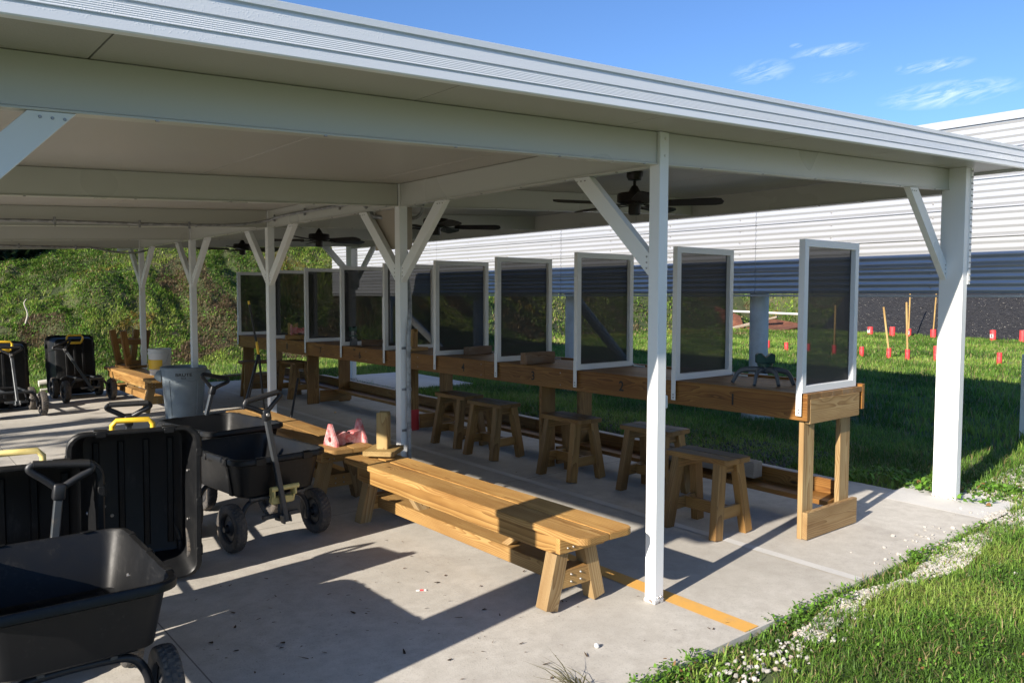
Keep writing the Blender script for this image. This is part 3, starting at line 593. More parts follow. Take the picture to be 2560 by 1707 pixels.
# enclosure behind the second post
b = bm_new(); add_box(b, (.083, 2.80, 2.09), (.20, 3.13, 2.40), .006); en = obj('electrical_enclosure', b, TANB, PV)
b = bm_new(); add_box(b, (.076, 2.79, 2.075), (.0825, 3.14, 2.40), .002); add_box(b, (.066, 2.95, 2.085), (.0755, 2.99, 2.105)); obj('cover', b, TANB, en)
b = bm_new(); add_tube(b, smooth_path([(.06, 3.18, 2.40), (.05, 3.12, 2.36), (.07, 3.05, 2.35), (.10, 3.02, 2.34)], 4), .016, 8); add_tube(b, smooth_path([(.15, 2.80, 2.33), (.20, 2.70, 2.33), (.23, 2.66, 2.38), (.24, 2.66, 2.46)], 4), .014, 8); obj('conduit', b, STEEL, en, smooth=True)
b = bm_new(); add_box(b, (.083, 2.715, 2.07), (.175, 2.79, 2.41), .004); obj('switch_box', b, TANB, PV)
# outlet box on the near post
b = bm_new(); add_box(b, (.0735, .022, 1.055), (.10, .072, 1.175), .004); ob = obj('outlet_box', b, GREYB, PV)
b = bm_new(); add_box(b, (.1005, .026, 1.075), (.125, .068, 1.15), .008, seg=2); obj('cover', b, WHP, ob)
b = bm_new()
for z in (1.062, 1.166): add_cyl(b, (.090, .0215, z), (.090, .016, z), .004, None, 8)
obj('screws', b, BOLT, ob)

# ------------------------------------------------------------------ ceiling fans
def make_fan(x, y, rz, label):
    cz = ceil_z(x); t = thing('ceiling_fan', label, 'ceiling fan', (x, y, cz), rz, 'ceiling fans under the shelter roof')
    b = bm_new(); add_lathe(b, [(.0, 0), (.062, 0), (.062, -.035), (.05, -.062), (.02, -.068), (0, -.068)], 24); obj('canopy', b, BROWN, t, smooth=35)
    b = bm_new(); add_cyl(b, (0, 0, -.066), (0, 0, -.12), .012); obj('downrod', b, BROWN, t, smooth=40)
    b = bm_new(); add_lathe(b, [(0, -.105), (.022, -.105), (.05, -.155), (.125, -.162), (.132, -.175), (.132, -.225), (.10, -.242), (.06, -.248), (0, -.248)], 32); obj('motor', b, BROWN, t, smooth=35)
    b = bm_new(); add_lathe(b, [(0, -.247), (.046, -.247), (.046, -.315), (.036, -.325), (0, -.325)], 24); obj('switch_housing', b, BROWN, t, smooth=35)
    b = bm_new(); add_cyl(b, (.03, 0, -.325), (.03, 0, -.375), .0016, None, 6); obj('pull_chain', b, STEEL, t)
    for k in range(5):
        a = 2*PI*k/5; rm = Matrix.Rotation(a, 4, 'Z')
        b = bm_new(); pr = [(.20, -.055), (.60, -.068), (.645, -.05), (.66, 0), (.645, .05), (.60, .068), (.20, .055), (.185, 0)]
        add_prism(b, pr, 2, -.004, .004, rm @ Matrix.Translation((0, 0, -.242)) @ Matrix.Rotation(math.radians(-14), 4, 'X')); bl = obj('blade', b, BLADE, t)
        b = bm_new(); add_box(b, (.07, -.012, -.254), (.24, .012, -.2475), .001, rm); add_box(b, (.19, -.035, -.262), (.23, .035, -.255), .001, rm); obj('blade_arm', b, BROWN, bl)
    return t
make_fan(1.26, 1.30, .25, 'black ceiling fan nearest the camera, behind the near white post')
for y, rz, l in ((3.97, .65, 'black ceiling fan second from the near end, beside the conduit post'), (6.6, .05, 'black ceiling fan third from the near end of the shelter'), (9.18, .3, 'black ceiling fan farthest from the camera')):
    make_fan(1.26, y, rz, l)

# ------------------------------------------------------------------ the long shooting table
TX0, TX1, TY0, TY1, TZ = 1.66, 2.462, .07, 10.48, 1.03
T = thing('shooting_table', 'long wooden shooting table with numbered front board', 'table', (0, 0, 0))
segs = [TY0, 3.68, 7.3, TY1]
for i in range(3):
    board('front_board', (TX0+.019, segs[i]+.001, TZ-.094), (TX0+.019, segs[i+1]-.001, TZ-.094), .188, .038, WD_TABLE, T, up=(1, 0, 0))
    board('back_board', (TX1-.019, segs[i]+.001, TZ-.076), (TX1-.019, segs[i+1]-.001, TZ-.076), .188, .038, WD_TABLE, T, up=(1, 0, 0))
    for k in range(5):
        x = 1.70 + .0725 + k*.1446
        board('top_plank', (x, segs[i]+.002-(.0 if i else -.0), TZ-.02), (x, segs[i+1]-.002, TZ-.02), .142, .038, WD_TOP, T, bev=.002)
for y in (TY0+.021, TY1-.021):
    board('end_board', (1.70, y+(-.022 if y < 1 else .022)+.02*(1 if y < 1 else -1), .905), (2.385, y+(-.022 if y < 1 else .022)+.02*(1 if y < 1 else -1), .905), .172, .038, WD_PALE, T, up=(0, 1, 0))
LEGY = [.135, 2.86, 5.28, 7.93, 10.36]
for k, y in enumerate(LEGY):
    wm = WD_PALE if k == 0 else WD_STOOL
    for j, x in enumerate((1.70, 2.205)):
        wd = .140 if k == 0 else .178
        lo = F(y)
        lg = board('leg', (x+wd/2, y, lo), (x+wd/2, y, TZ-.042), wd, .038, wm, T, up=(0, 1, 0))
        if k == 2 and j == 0:
            b = bm_new(); add_box(b, (x-.002, y-.0215, lo), (x+wd+.002, y+.0215, lo+.25), .002); obj('painted_foot', b, REDPAINT, lg)
    if k in (0, 4): board('floor_board', (1.70, y-.04 if k == 0 else y+.04, F(y)+.10), (2.40, y-.04 if k == 0 else y+.04, F(y)+.10), .19, .038, WD_PALE, T, up=(0, 1, 0))
    else: board('floor_board', (1.88, y-.04, F(y)+.11), (2.38, y-.04, F(y)+.11), .17, .038, wm, T, up=(0, 1, 0))
for i in range(3):
    y0, y1 = segs[i]+(.10 if i == 0 else .001), segs[i+1]-.001; z0, z1 = F(y0)+.20, F(y1)+.20
    board('shelf', (2.245, y0, z0-.03), (2.245, y1, z1-.03), .235, .036, WD_TABLE if i == 0 else WD_STOOL, T)
    board('shelf_rail', (2.383, y0, z0+.03), (2.383, y1, z1+.03), .13, .036, WD_TABLE if i == 0 else WD_STOOL, T, up=(1, 0, 0))
for s, y in (('1', .671), ('2', 1.782), ('3', 2.921), ('4', 4.055), ('5', 5.16), ('6', 6.301), ('7', 7.414), ('8', 8.515)):
    me = text_mesh(s, .118, .0006, .95, .0020); mt = Matrix.Translation((TX0-.0016, y, .93)) @ Matrix(((0, 0, -1, 0), (-1, 0, 0, 0), (0, 1, 0, 0), (0, 0, 0, 1)))
    me.transform(mt); obj('number', me, NUMP, T)
b = bm_new()
for y in np.arange(.14, 10.4, 1.2):
    for z in (.88, .99): add_cyl(b, (TX0, y, z), (TX0-.002, y, z), .006, .005, 8)
obj('screws', b, STEEL, T)

# ------------------------------------------------------------------ screens between the shooting places
DW, DH, mw = .745, 1.055, .05
def make_divider(label):
    t = thing('booth_screen', label, 'screen', (1.64, .10, TZ+.002), 0, 'framed dark screens standing on the shooting table')
    b = bm_new(); o_ = [(0, 0), (DW, 0), (DW, DH), (0, DH)]; i_ = [(mw, mw), (DW-mw, mw), (DW-mw, DH-mw), (mw, DH-mw)]
    for k in range(4):
        a, c, d, e = o_[k], o_[(k+1) % 4], i_[(k+1) % 4], i_[k]; g_ = .0006
        add_prism(b, [a, c, d, e], 1, 0, .046)
    es = [e for e in b.edges if e.calc_length() > .2]; bmesh.ops.bevel(b, geom=es, offset=.002, segments=1, affect='EDGES')
    obj('frame', b, ALU, t)
    b = bm_new(); vs_ = [b.verts.new((x, .036, z)) for x, z in ((mw-.003, mw-.003), (DW-mw+.003, mw-.003), (DW-mw+.003, DH-mw+.003), (mw-.003, DH-mw+.003))]; b.faces.new(vs_); obj('mesh_panel', b, SCR, t)
    b = bm_new(); add_box(b, (-.0050, .002, -.155), (-.0008, .044, .085), .0008); st = obj('strap', b, ALU, t)
    b = bm_new()
    for z in (-.135, -.112): add_cyl(b, (-.005, .023, z), (-.010, .023, z), .0075, .005, 10)
    obj('bolts', b, BOLT, st, smooth=40)
    b = bm_new(); add_tube(b, smooth_path([(DW+.004, .020, .16), (DW+.006, .020, .05), (DW+.006, .0, .012), (DW-.01, -.06, .005), (DW-.03, -.17, .005)], 5), .010, 8, flat=.35); obj('corner_bracket', b, ALU, t, smooth=50)
    return t
DL = ['tall bright screen at the near end of the table, above the sunlit end board', 'screen behind the near white post, next to the grey four-legged rest', 'screen with the raking pipe strut behind it, its upper corner meeting the post brace',
      'screen with a brown timber block standing against its foot', 'screen just right of the post with the grey conduit', 'screen just left of the conduit post, its top hidden by the braces',
      'screen standing right behind the small rest with the green cup', 'screen with the red cradle at its left, dark far berm behind', 'screen cut off at its left by the third slim post', 'farthest screen, at the left end of the table above the upright pole']
d0 = make_divider(DL[0])
for k, y in enumerate((1.185, 2.30, 3.445, 4.54, 5.64, 6.75, 7.83, 8.98, 10.40)):
    copy_tree(d0, None, (1.64, y, TZ+.002), 0, DL[k+1])
for ch in list(d0.children):
    if ch.name.startswith('corner_bracket'): bpy.data.objects.remove(ch)

# ------------------------------------------------------------------ stools and benches
def rnd_end(r, which):
    def f(L, w):
        p = [(0, -w/2), (L, -w/2), (L, w/2), (0, w/2)]; out = []
        for i, (x, y) in enumerate(p):
            if i in which:
                sx_ = -1 if x > L/2 else 1; sy2 = -1 if y > 0 else 1; c = (x+sx_*r, y+sy2*r)
                a0 = {(0): PI, 1: 1.5*PI, 2: 0, 3: PI/2}[i]
                for k in range(6): out.append((c[0]+r*math.cos(a0+PI/2*k/5), c[1]+r*math.sin(a0+PI/2*k/5)))
            else: out.append((x, y))
        return out
    return f
def make_stool(label, loc, rz, group='wooden stools at the shooting table', m=WD_STOOL):
    t = thing('wooden_stool', label, 'stool', loc, rz, group); H = .56; L = .55
    for s in (-1, 1):
        board('seat_plank', (s*.073, -L/2, H-.019), (s*.073, L/2, H-.019), .142, .038, m, t, outline=rnd_end(.03, (0, 3) + (1, 2) if False else ((0, 1) if s > 0 else (2, 3))), bev=.003)
    for sx_ in (-1, 1):
        for sy2 in (-1, 1):
            board('leg', (sx_*.178, sy2*.212, 0), (sx_*.098, sy2*.180, H-.040), .086, .058, m, t, up=(0, 1, 0))
        board('long_rail', (0, 0, 0), (0, 0, 0), .01, .01, m, t) if False else None
    for sy2 in (-1, 1):
        board('end_rail', (-.150, sy2*.195, .17), (.150, sy2*.195, .17), .085, .034, m, t, up=(0, 1, 0))
        board('top_rail', (-.130, sy2*.170, H-.078), (.130, sy2*.170, H-.078), .07, .034, m, t, up=(0, 1, 0))
    board('stretcher', (0, -.178, .17), (0, .178, .17), .034, .085, m, t)
    return t
s0 = make_stool('dark wooden stool nearest the camera, beside the near post', (1.375, .68, F(.68)), 0)
for x, y, rz, l in ((1.90, 1.62, .05, 'stool tucked under the table near the number 2'), (1.72, 2.46, -.03, 'stool standing before the table leg between numbers 2 and 3'), (1.70, 3.58, .03, 'right one of the two stools close together under number 3'),
                    (1.76, 4.27, 0, 'left one of the two stools close together under number 4'), (1.86, 8.72, .05, 'stool by the far table leg below number 8'), (1.42, 9.05, 1.35, 'low-set stool turned sideways at the far end of the table')):
    copy_tree(s0, None, (x, y, F(y)), rz, l)
def make_bench(label, loc, rz, L=2.64, group='long plank benches along the post row', m=WD_BENCH):
    t = thing('plank_bench', label, 'bench', loc, rz, group); H = .45
    for s in (-1, 1):
        board('seat_plank', (s*.098, -L/2, H-.019), (s*.098, L/2, H-.019), .190, .038, m, t, outline=rnd_end(.055, (0, 1) if s > 0 else (2, 3)), bev=.004)
    board('side_rail', (-.150, -L/2+.23, H-.090), (-.150, L/2-.23, H-.090), .100, .038, WD_RAIL, t, up=(1, 0, 0)); board('side_rail', (.150, -L/2+.23, H-.090), (.150, L/2-.23, H-.090), .100, .038, WD_RAIL, t, up=(1, 0, 0))
    for s in (-1, 1):
        y = s*(L/2-.29)
        for sx_ in (-1, 1):
            board('leg', (sx_*.178, y, .0), (sx_*.098, y, H-.128 if False else H-.130), .088, .088, WD_PALE if m is WD_BENCH else m, t, up=(0, 1, 0))
        o = board('end_rail', (-.168, y+s*.062+s*.010, H-.088), (.168, y+s*.062+s*.010, H-.088), .09, .036, m, t, up=(0, 1, 0))
        for x in (-.11, -.07, .07, .11):
            for z in (-.02, .02): b = bm_new(); add_cyl(b, (x, y+s*.090, H-.086+z), (x, y+s*.097, H-.086+z), .006, .004, 8); obj('bolt', b, BOLT, o)
        o = board('foot_rail', (-.115, y, .155), (.115, y, .155), .10, .086, m, t, up=(0, 1, 0))
        for x in (-.04, .03):
            for z in (.135, .175): b = bm_new(); add_cyl(b, (x, y+s*.043, z), (x, y+s*.050, z), .007, .005, 8); obj('bolt', b, BOLT, o)
        board('diagonal_brace', (0, s*(L/2-.86), .175), (0, s*(L/2-.52), H-.045), .088, .038, WD_PALE, t, up=(0, -s*1.0, 1))
    board('stretcher', (0, -L/2+.33, .155), (0, L/2-.33, .155), .14, .085, m, t, bev=.004)
    return t
make_bench('long plank bench nearest the camera, with the upright block at its far end', (-.345, 1.32, F(1.32)), -.015)
make_bench('middle plank bench, with the red plastic rest on its near end', (-.31, 4.03, F(4.0)), -.055)
make_bench('far plank bench behind the grey bin, carrying an upturned stool', (-.20, 9.40, F(9.4)), -.015)
# the stool lying upside down on the far bench
t = make_stool('upturned wooden stool lying legs-up on the far bench', (-.10, 10.22, F(10.2)+.45+.56), .12, 'wooden stools at the shooting table'); t.rotation_euler = (PI, 0, .12)

# ------------------------------------------------------------------ things on the table and the benches
def timber(name, label, cat, lo, hi, m, rz=0, ax='x', group=None):
    lo = Vector(lo); hi = Vector(hi); c = (lo+hi)/2; d = hi-lo
    h = Vector((math.cos(rz), math.sin(rz), 0))*(d.x/2); o = board(name, c-h, c+h, d.y, d.z, m, None, bev=.004); return tag(o, label, cat, group)
timber('timber_block', 'brown timber block standing at the foot of the screen by number 3', 'wood block', (1.66, 3.02, 1.033), (2.04, 3.11, 1.145), WD_OLD, .0, group='timber blocks lying on the table')
timber('timber_block', 'darker timber block lying on the table by number 4', 'wood block', (1.95, 4.40, 1.033), (2.36, 4.49, 1.12), WD_OLD, .25, group='timber blocks lying on the table')
timber('timber_block', 'short timber block beside the small rest at number 6', 'wood block', (1.80, 6.42, 1.033), (2.14, 6.51, 1.115), WD_OLD, -.5, group='timber blocks lying on the table')
timber('timber_block', 'pale timber block carrying the red rest at number 8', 'wood block', (1.64, 8.43, 1.033), (2.02, 8.56, 1.105), WD_BENCH, -.35, group='timber blocks lying on the table')
timber('timber_beam', 'grey weathered timber beam lying on the shelf behind the near stool', 'timber', (2.19, 1.15, .25), (2.31, 1.24, .37), WD_GREY, 1.57)
tb = bpy.data.objects['timber_beam']
bpy.data.objects.remove(tb)
o = board('timber_beam', (2.24, .82, .30), (2.24, 1.75, .315), .12, .13, WD_GREY, None, bev=.006); tag(o, 'grey weathered timber beam lying on the low shelf behind the near stool', 'timber')
def rest_block(label, loc, rz, m=WD_NEW, h=.28, notch=False, base=(.30, .24)):
    t = thing('wooden_rest', label, 'rest', loc, rz, 'home-made wooden rests')
    board('base', (-base[0]/2, 0, .019), (base[0]/2, 0, .019), base[1], .038, m, t, bev=.003)
    b = board('upright', (0, 0, .0385), (0, 0, .038+h), .088, .088, m, t, up=(0, 1, 0), bev=.004, outline=(lambda L, w: [(0, -w/2), (L, -w/2), (L-.03, -.01), (L-.045, 0), (L-.03, .01), (L, w/2), (0, w/2)]))
    return t
rest_block('pale block standing upright on a square board at the near bench end', (-.235, 2.50, F(2.5)+.451), .75)
rest_block('wooden rest on the table behind the conduit post', (1.90, 5.42, 1.032), .3, WD_BENCH, .22)
b = bm_new(); o = board('notched_board', (1.83, 8.68, 1.034), (1.83, 8.68, 1.28), .15, .03, WD_NEW, None, up=(.5, 1, 0), outline=lambda L, w: [(0, -w/2), (L, -w/2), (L, -.045), (L-.05, 0), (L, .045), (L, w/2), (0, w/2)]); tag(o, 'notched pale board standing on the table behind the red rest', 'notched board')
def red_rest(label, loc, rz, sc=1.0):
    t = thing('plastic_rest', label, 'plastic rest', loc, rz, 'faded red plastic cradles'); 
    def endp(x, hgt):
        b = bm_new(); pl = [(-.095, 0), (-.045, .0), (-.035, .012), (.035, .012), (.045, 0), (.095, 0), (.088, .045), (.045, hgt-.04), (.030, hgt), (-.005, hgt), (-.022, hgt-.03), (-.088, .045)]
        add_prism(b, [(y*sc, z*sc) for y, z in pl], 0, x, x+.028); es = [e for e in b.edges if abs(e.verts[0].co.x-e.verts[1].co.x) < 1e-6]; bmesh.ops.bevel(b, geom=es, offset=.005, segments=2, affect='EDGES'); o = obj('end_plate', b, REDP, t)
        b = bm_new(); add_cyl(b, (x-.0008, 0, .065*sc), (x+.0288, 0, .065*sc), .022, None, 20); obj('round_hole', b, mat_hole, o, smooth=40)
    endp(-.15*sc, .185); endp(.122*sc, .20)
    b = bm_new(); add_prism(b, [(-.121*sc, .015), (-.04, .015), (-.03, .028), (.03, .028), (.04, .015), (.121*sc, .015), (.121*sc, .115), (.05, .105), (.04, .092), (-.02, .105), (-.03, .118), (-.121*sc, .10)], 1, -.045*sc, .045*sc); obj('cradle', b, REDP, t)
    return t
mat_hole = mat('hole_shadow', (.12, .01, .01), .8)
red_rest('faded red plastic rest sitting on the middle bench', (-.33, 2.93, F(2.93)+.4525), .12)
red_rest('red plastic rest on a timber block at number 8', (1.83, 8.46, 1.108), -.35, .85)
def shooting_rest(label, loc, rz):
    t = thing('shooting_rest', label, 'shooting rest', loc, rz)
    hub = Vector((0, 0, .105)); 
    def leg(a, L, h0=.11):
        b = bm_new(); d = Vector((math.cos(a), math.sin(a), 0)); pts = smooth_path([hub, d*(L*.45)+Vector((0, 0, h0)), d*(L*.8)+Vector((0, 0, h0*.78)), d*L+Vector((0, 0, .0))*1], 4)
        add_tube(b, pts, [.020 - .010*i/len(pts) for i in range(len(pts))], 8, flat=1.3); o = obj('leg', b, GRYP, t, smooth=60)
        b = bm_new(); add_cyl(b, d*L, d*L+Vector((0, 0, .012)), .012); obj('rubber_foot', b, BLK, o)
    leg(2.6, .25); leg(-2.3, .16); leg(-1.1, .15); leg(-.2, .21)
    b = bm_new(); add_cyl(b, (0, 0, .10), (0, 0, .135), .035, .03, 20); obj('neck', b, GRYP, t, smooth=40)
    b = bm_new(); add_cyl(b, (0, 0, .1355), (0, 0, .160), .055, .058, 24); obj('dial', b, GRNP, t, smooth=40)
    b = bm_new(); add_prism(b, [(-.068, .162), (.068, .162), (.07, .225), (.05, .238), (.035, .232), (0, .200), (-.035, .232), (-.05, .238), (-.07, .225)], 1, -.03, .03); es = b.edges[:]; bmesh.ops.bevel(b, geom=es, offset=.004, segments=2, affect='EDGES'); c_ = obj('cup', b, GRNP, t)
    b = bm_new(); add_prism(b, [(-.034, .2335), (0, .2025), (.002, .206), (-.03, .2365)], 1, -.024, .024); obj('pad', b, WD_OLD if False else mat('suede_pad', (.28, .19, .13), .9), c_)
    return t
shooting_rest('grey four-legged rest with a green cup on the table at number 1', (1.965, .60, 1.032), -.75)
t = thing('bench_vise_rest', 'small grey rest with a green cup on the table at number 6', 'shooting rest', (1.82, 6.78, 1.032), .2)
b = bm_new(); add_prism(b, [(-.07, 0), (.07, 0), (.06, .05), (.03, .09), (-.03, .09), (-.06, .05)], 1, -.04, .04); obj('base', b, GRYP, t)
b = bm_new(); add_cyl(b, (0, 0, .09), (0, 0, .19), .018); obj('screw_post', b, STEEL, t, smooth=40)
b = bm_new(); add_cyl(b, (0, 0, .12), (0, 0, .135), .05); add_prism(b, [(-.05, .19), (.05, .19), (.055, .25), (.03, .25), (0, .225), (-.03, .25), (-.055, .25)], 1, -.025, .025); obj('cup', b, GRNP, t)

# ------------------------------------------------------------------ bin, bucket, poles
t = thing('rubbish_bin', 'grey round plastic rubbish bin with two handles', 'bin', (-.09, 7.74, F(7.74)), math.atan2(-7.74-2.81, -3.36+.09)+PI/2)
b = bm_new(); add_lathe(b, [(0, .0), (.215, .0), (.222, .012), (.262, .56), (.268, .60), (.268, .628), (.280, .632), (.280, .655), (.270, .668), (.258, .664), (.256, .62), (.215, .03), (0, .025)], 56); obj('body', b, SHELL, t, smooth=35)
for s in (-1, 1):
    b = bm_new(); add_prism(b, [(0, .47), (.05, .50), (.085, .535), (.085, .55), (.055, .61), (0, .628)], 1, -.05, .05, Matrix.Translation((s*.262 - s*.0, 0, 0)) @ Matrix.Scale(s, 4, (1, 0, 0))); bmesh.ops.recalc_face_normals(b, faces=b.faces[:]); es = b.edges[:]; bmesh.ops.bevel(b, geom=es, offset=.006, segments=2, affect='EDGES'); obj('handle', b, SHELL, t)
b = bm_new()
def rz_(z): return .222+(.262-.222)*(z-.012)/.548
pth = []
for a in np.linspace(-40, 40, 17): pth.append((a, .50+.012*math.cos(a/40*PI*2.0)))
out = [(math.radians(a-90), z) for a, z in pth]; L_ = [(math.radians(-40-90), z) for z in np.linspace(.06, .49, 12)]; R_2 = [(math.radians(40-90), z) for z in np.linspace(.49, .06, 12)]
add_tube(b, [((rz_(z)+.002)*math.cos(a), (rz_(z)+.002)*math.sin(a), z) for a, z in L_+out+R_2], .006, 6); obj('molded_ridge', b, SHELL, t, smooth=True)
def wrap_text(s, size, z, parent, name, r_off=.0015, bold=.002, sx=1.0):
    me = text_mesh(s, size, .0006, sx, bold); bmt = bmesh.new(); bmt.from_mesh(me); bmesh.ops.triangulate(bmt, faces=bmt.faces[:])
    for v in bmt.verts:
        zz = z + v.co.y; r = rz_(zz)+r_off+v.co.z; a = -PI/2 + v.co.x/r; v.co = Vector((r*math.cos(a), r*math.sin(a), zz))
    bmt.to_mesh(me); bmt.free(); return obj(name, me, BLK, parent)
wrap_text('BRUTE', .052, .578, t, 'lettering', .003, .0012, 1.3)
b = bm_new()
for (x0, x1, z0, z1) in ((-.022, .022, .530, .534), (-.022, .022, .545, .549), (-.026, -.022, .530, .549), (.022, .026, .530, .549)):
    add_box(b, (x0, -rz_(.54)-.0035, z0), (x1, -rz_(.54)-.001, z1))
obj('emblem', b, BLK, t)
t = thing('bucket', 'white plastic bucket sitting on the far bench behind the grey bin', 'bucket', (-.06, 8.86, F(8.86)+.4515), -1.0)
b = bm_new(); add_lathe(b, [(0, 0), (.130, 0), (.134, .01), (.148, .29), (.155, .292), (.155, .315), (.150, .317), (.150, .345), (.155, .347), (.155, .365), (.148, .368), (.142, .36), (.125, .01), (0, .008)], 40); bd = obj('body', b, WHP, t, smooth=35)
b = bm_new(); add_lathe(b, [(.1425, .09), (.1465, .22)], 40); bmesh.ops.delete(b, geom=[f for f in b.faces if not (-.9 < math.atan2(f.calc_center_median().y, f.calc_center_median().x)+PI/2 < .9) or len(f.verts) > 4], context='FACES'); bmesh.ops.solidify(b, geom=b.faces[:], thickness=-.001); obj('label', b, YEL, t)
b = bm_new(); add_tube(b, smooth_path([(-.156, 0, .30), (-.15, -.08, .17), (0, -.165, .08), (.15, -.08, .17), (.156, 0, .30)], 5), .002, 6); obj('wire_handle', b, STEEL, t)
# telescopic pole on a two-legged stand and the rod leaning behind the bench
t = thing('pole_stand', 'black and yellow pole on spread black legs behind the middle bench', 'pole', (.30, 6.3, F(6.3)))
b = bm_new(); add_cyl(b, (.02, 0, .92), (-.08, 0, 1.50), .013, .011, 12); obj('upper_tube', b, DKM, t, smooth=40)
b = bm_new(); add_cyl(b, (-.0795, 0, 1.495), (-.086, 0, 1.535), .0135, .012, 12); obj('tip', b, YEL, t, smooth=40)
b = bm_new(); add_cyl(b, (.021, 0, .91), (0.0, 0, 1.06), .016, .016, 12); obj('sleeve', b, YEL, t, smooth=40)
for s, (x, y) in enumerate(((-.27, -.05), (.12, .05), (-.05, .35))):
    b = bm_new(); add_cyl(b, (.025, 0, .93), (x, y, .004), .014, .011, 10); obj('leg', b, DKM, t, smooth=40)
b = bm_new(); add_cyl(b, (-.07, 4.72, F(4.7)+.02), (.24, 5.05, .83), .011, .013, 10); tag(obj('metal_rod', b, DKM, None, smooth=40), 'plain black rod leaning behind the middle bench', 'rod')

# ------------------------------------------------------------------ garden carts
BW, BL, BH = .68, .91, .27
def make_bed(parent):
    """tub, origin at the centre of its floor, long axis Y, front at -Y"""
    def ring(w, l, z, r, n=5): return [(x, y, z) for x, y in rbox(w, l, r, n)]
    b = bm_new(); rs = [ring(.50, .73, 0, .055), ring(.53, .76, .012, .06), ring(.60, .85, BH-.05, .075), ring(.612, .865, BH-.045, .075), ring(BW-.03, BL-.03, BH-.04, .085), ring(BW, BL, BH-.035, .09), ring(BW, BL, BH-.008, .09), ring(BW-.012, BL-.012, BH, .09),
                 ring(.625, .88, BH, .075), ring(.61, .865, BH-.012, .075), ring(.52, .75, .022, .055), ring(.49, .72, .012, .05)]
    add_loft(b, rs, True, True); 
    for x in (-.195, -.066, .066, .195): add_prism(b, [(x-.020, .010), (x+.020, .010), (x+.012, .024), (x-.012, .024)], 1, -.325, .325)
    for x in (-.115, 0, .115): add_prism(b, [(x-.018, .001), (x+.018, .001), (x+.013, -.012), (x-.013, -.012)], 1, -.33, .33)
    for sx_ in (-1, 1):
        for y in (-.30, 0, .30): add_box(b, (sx_*(BW/2)-.006, y-.030, BH-.048), (sx_*(BW/2)+.005, y+.030, BH-.004), .002); add_box(b, (sx_*(BW/2-.014)-.014, y-.022, BH+.0005), (sx_*(BW/2-.014)+.014, y+.022, BH+.003), .001)
    for sy2 in (-1,):
        for x in (-.17, .17): add_box(b, (x-.035, sy2*(BL/2)-.006, BH-.048), (x+.035, sy2*(BL/2)+.005, BH-.004), .002); add_box(b, (x-.025, sy2*(BL/2-.014)-.013, BH+.0005), (x+.025, sy2*(BL/2-.014)+.013, BH+.003), .001)
    for sx_ in (-1, 1):
        for y in (-.24, .24): add_prism(b, [(y-.022, .0), (y+.022, 0), (y+.03, BH-.055), (y-.03, BH-.055)], 0, -.006, .006, Matrix(((1, 0, sx_*.17, sx_*.268), (0, 1, 0, 0), (0, 0, 1, .006), (0, 0, 0, 1))))
    bd = obj('bed', b, PLAS, parent, smooth=38)
    b = bm_new()
    for sx_ in (-1, 1):
        for y in (-.15, .15):
            p = Vector((sx_*.279, y, .13)); add_cyl(b, p, p-Vector((sx_*.006, 0, 0)), .009, .007, 10)
    for x, y in ((.12, .26), (.18, .26), (.12, .12), (.16, .06)): add_cyl(b, (x, y, .012), (x, y, .018), .011, .009, 8)
    obj('bolts', b, BOLT, bd)
    return bd
def make_wheel(parent, x, y, r, mtx=None):
    w = .085; ax = Matrix.Translation((x, y, r)) @ Matrix.Rotation(PI/2, 4, 'Y')
    b = bm_new(); add_cyl(b, (-.055, 0, 0), (.055, 0, 0), .018, None, 12); 
    for v in b.verts: v.co = v.co + Vector((x, y, r))
    hub = obj('wheel', b, RIMM, parent, smooth=40)
    # tyre with raised tread blocks
    b = bm_new(); n = 96; prof = []
    tr = [(.60*r, -.027), (.66*r, -.034), (.80*r, -.0375), (.92*r, -.036), (.970*r, -.031), (.992*r, -.020), (.986*r, -.012), (r, -.009), (r, .009), (.986*r, .012), (.992*r, .020), (.970*r, .031), (.92*r, .036), (.80*r, .0375), (.66*r, .034), (.60*r, .027)]
    rings = []
    for q, (rr, z) in enumerate(tr):
        ring = []
        for i in range(n):
            a = 2*PI*i/n; k = rr
            if 4 <= q <= 11 and (i + (q//2)) % 3 == 0: k -= .0045
            if q in (3, 12) and i % 3 == 0: k -= .003
            ring.append(b.verts.new(ax @ Vector((k*math.cos(a), k*math.sin(a), z))))
        rings.append(ring)
    m = len(rings)
    for j in range(m):
        A, B = rings[j], rings[(j+1) % m]
        for i in range(n): b.faces.new((A[i], A[(i+1) % n], B[(i+1) % n], B[i]))
    bmesh.ops.recalc_face_normals(b, faces=b.faces[:]); obj('tyre', b, RUB, hub, smooth=16)
    b = bm_new(); pr = [(.03, -.030), (.05, -.012), (.10*r/.17, -.008), (.60*r-.008, -.014), (.60*r-.001, -.031), (.60*r-.001, .031), (.60*r-.008, .014), (.10*r/.17, .008), (.05, .012), (.03, .030)]
    add_lathe(b, pr, 40, ax, closed=True); bmesh.ops.recalc_face_normals(b, faces=b.faces[:]); obj('rim', b, RIMM, hub, smooth=35)
    return hub
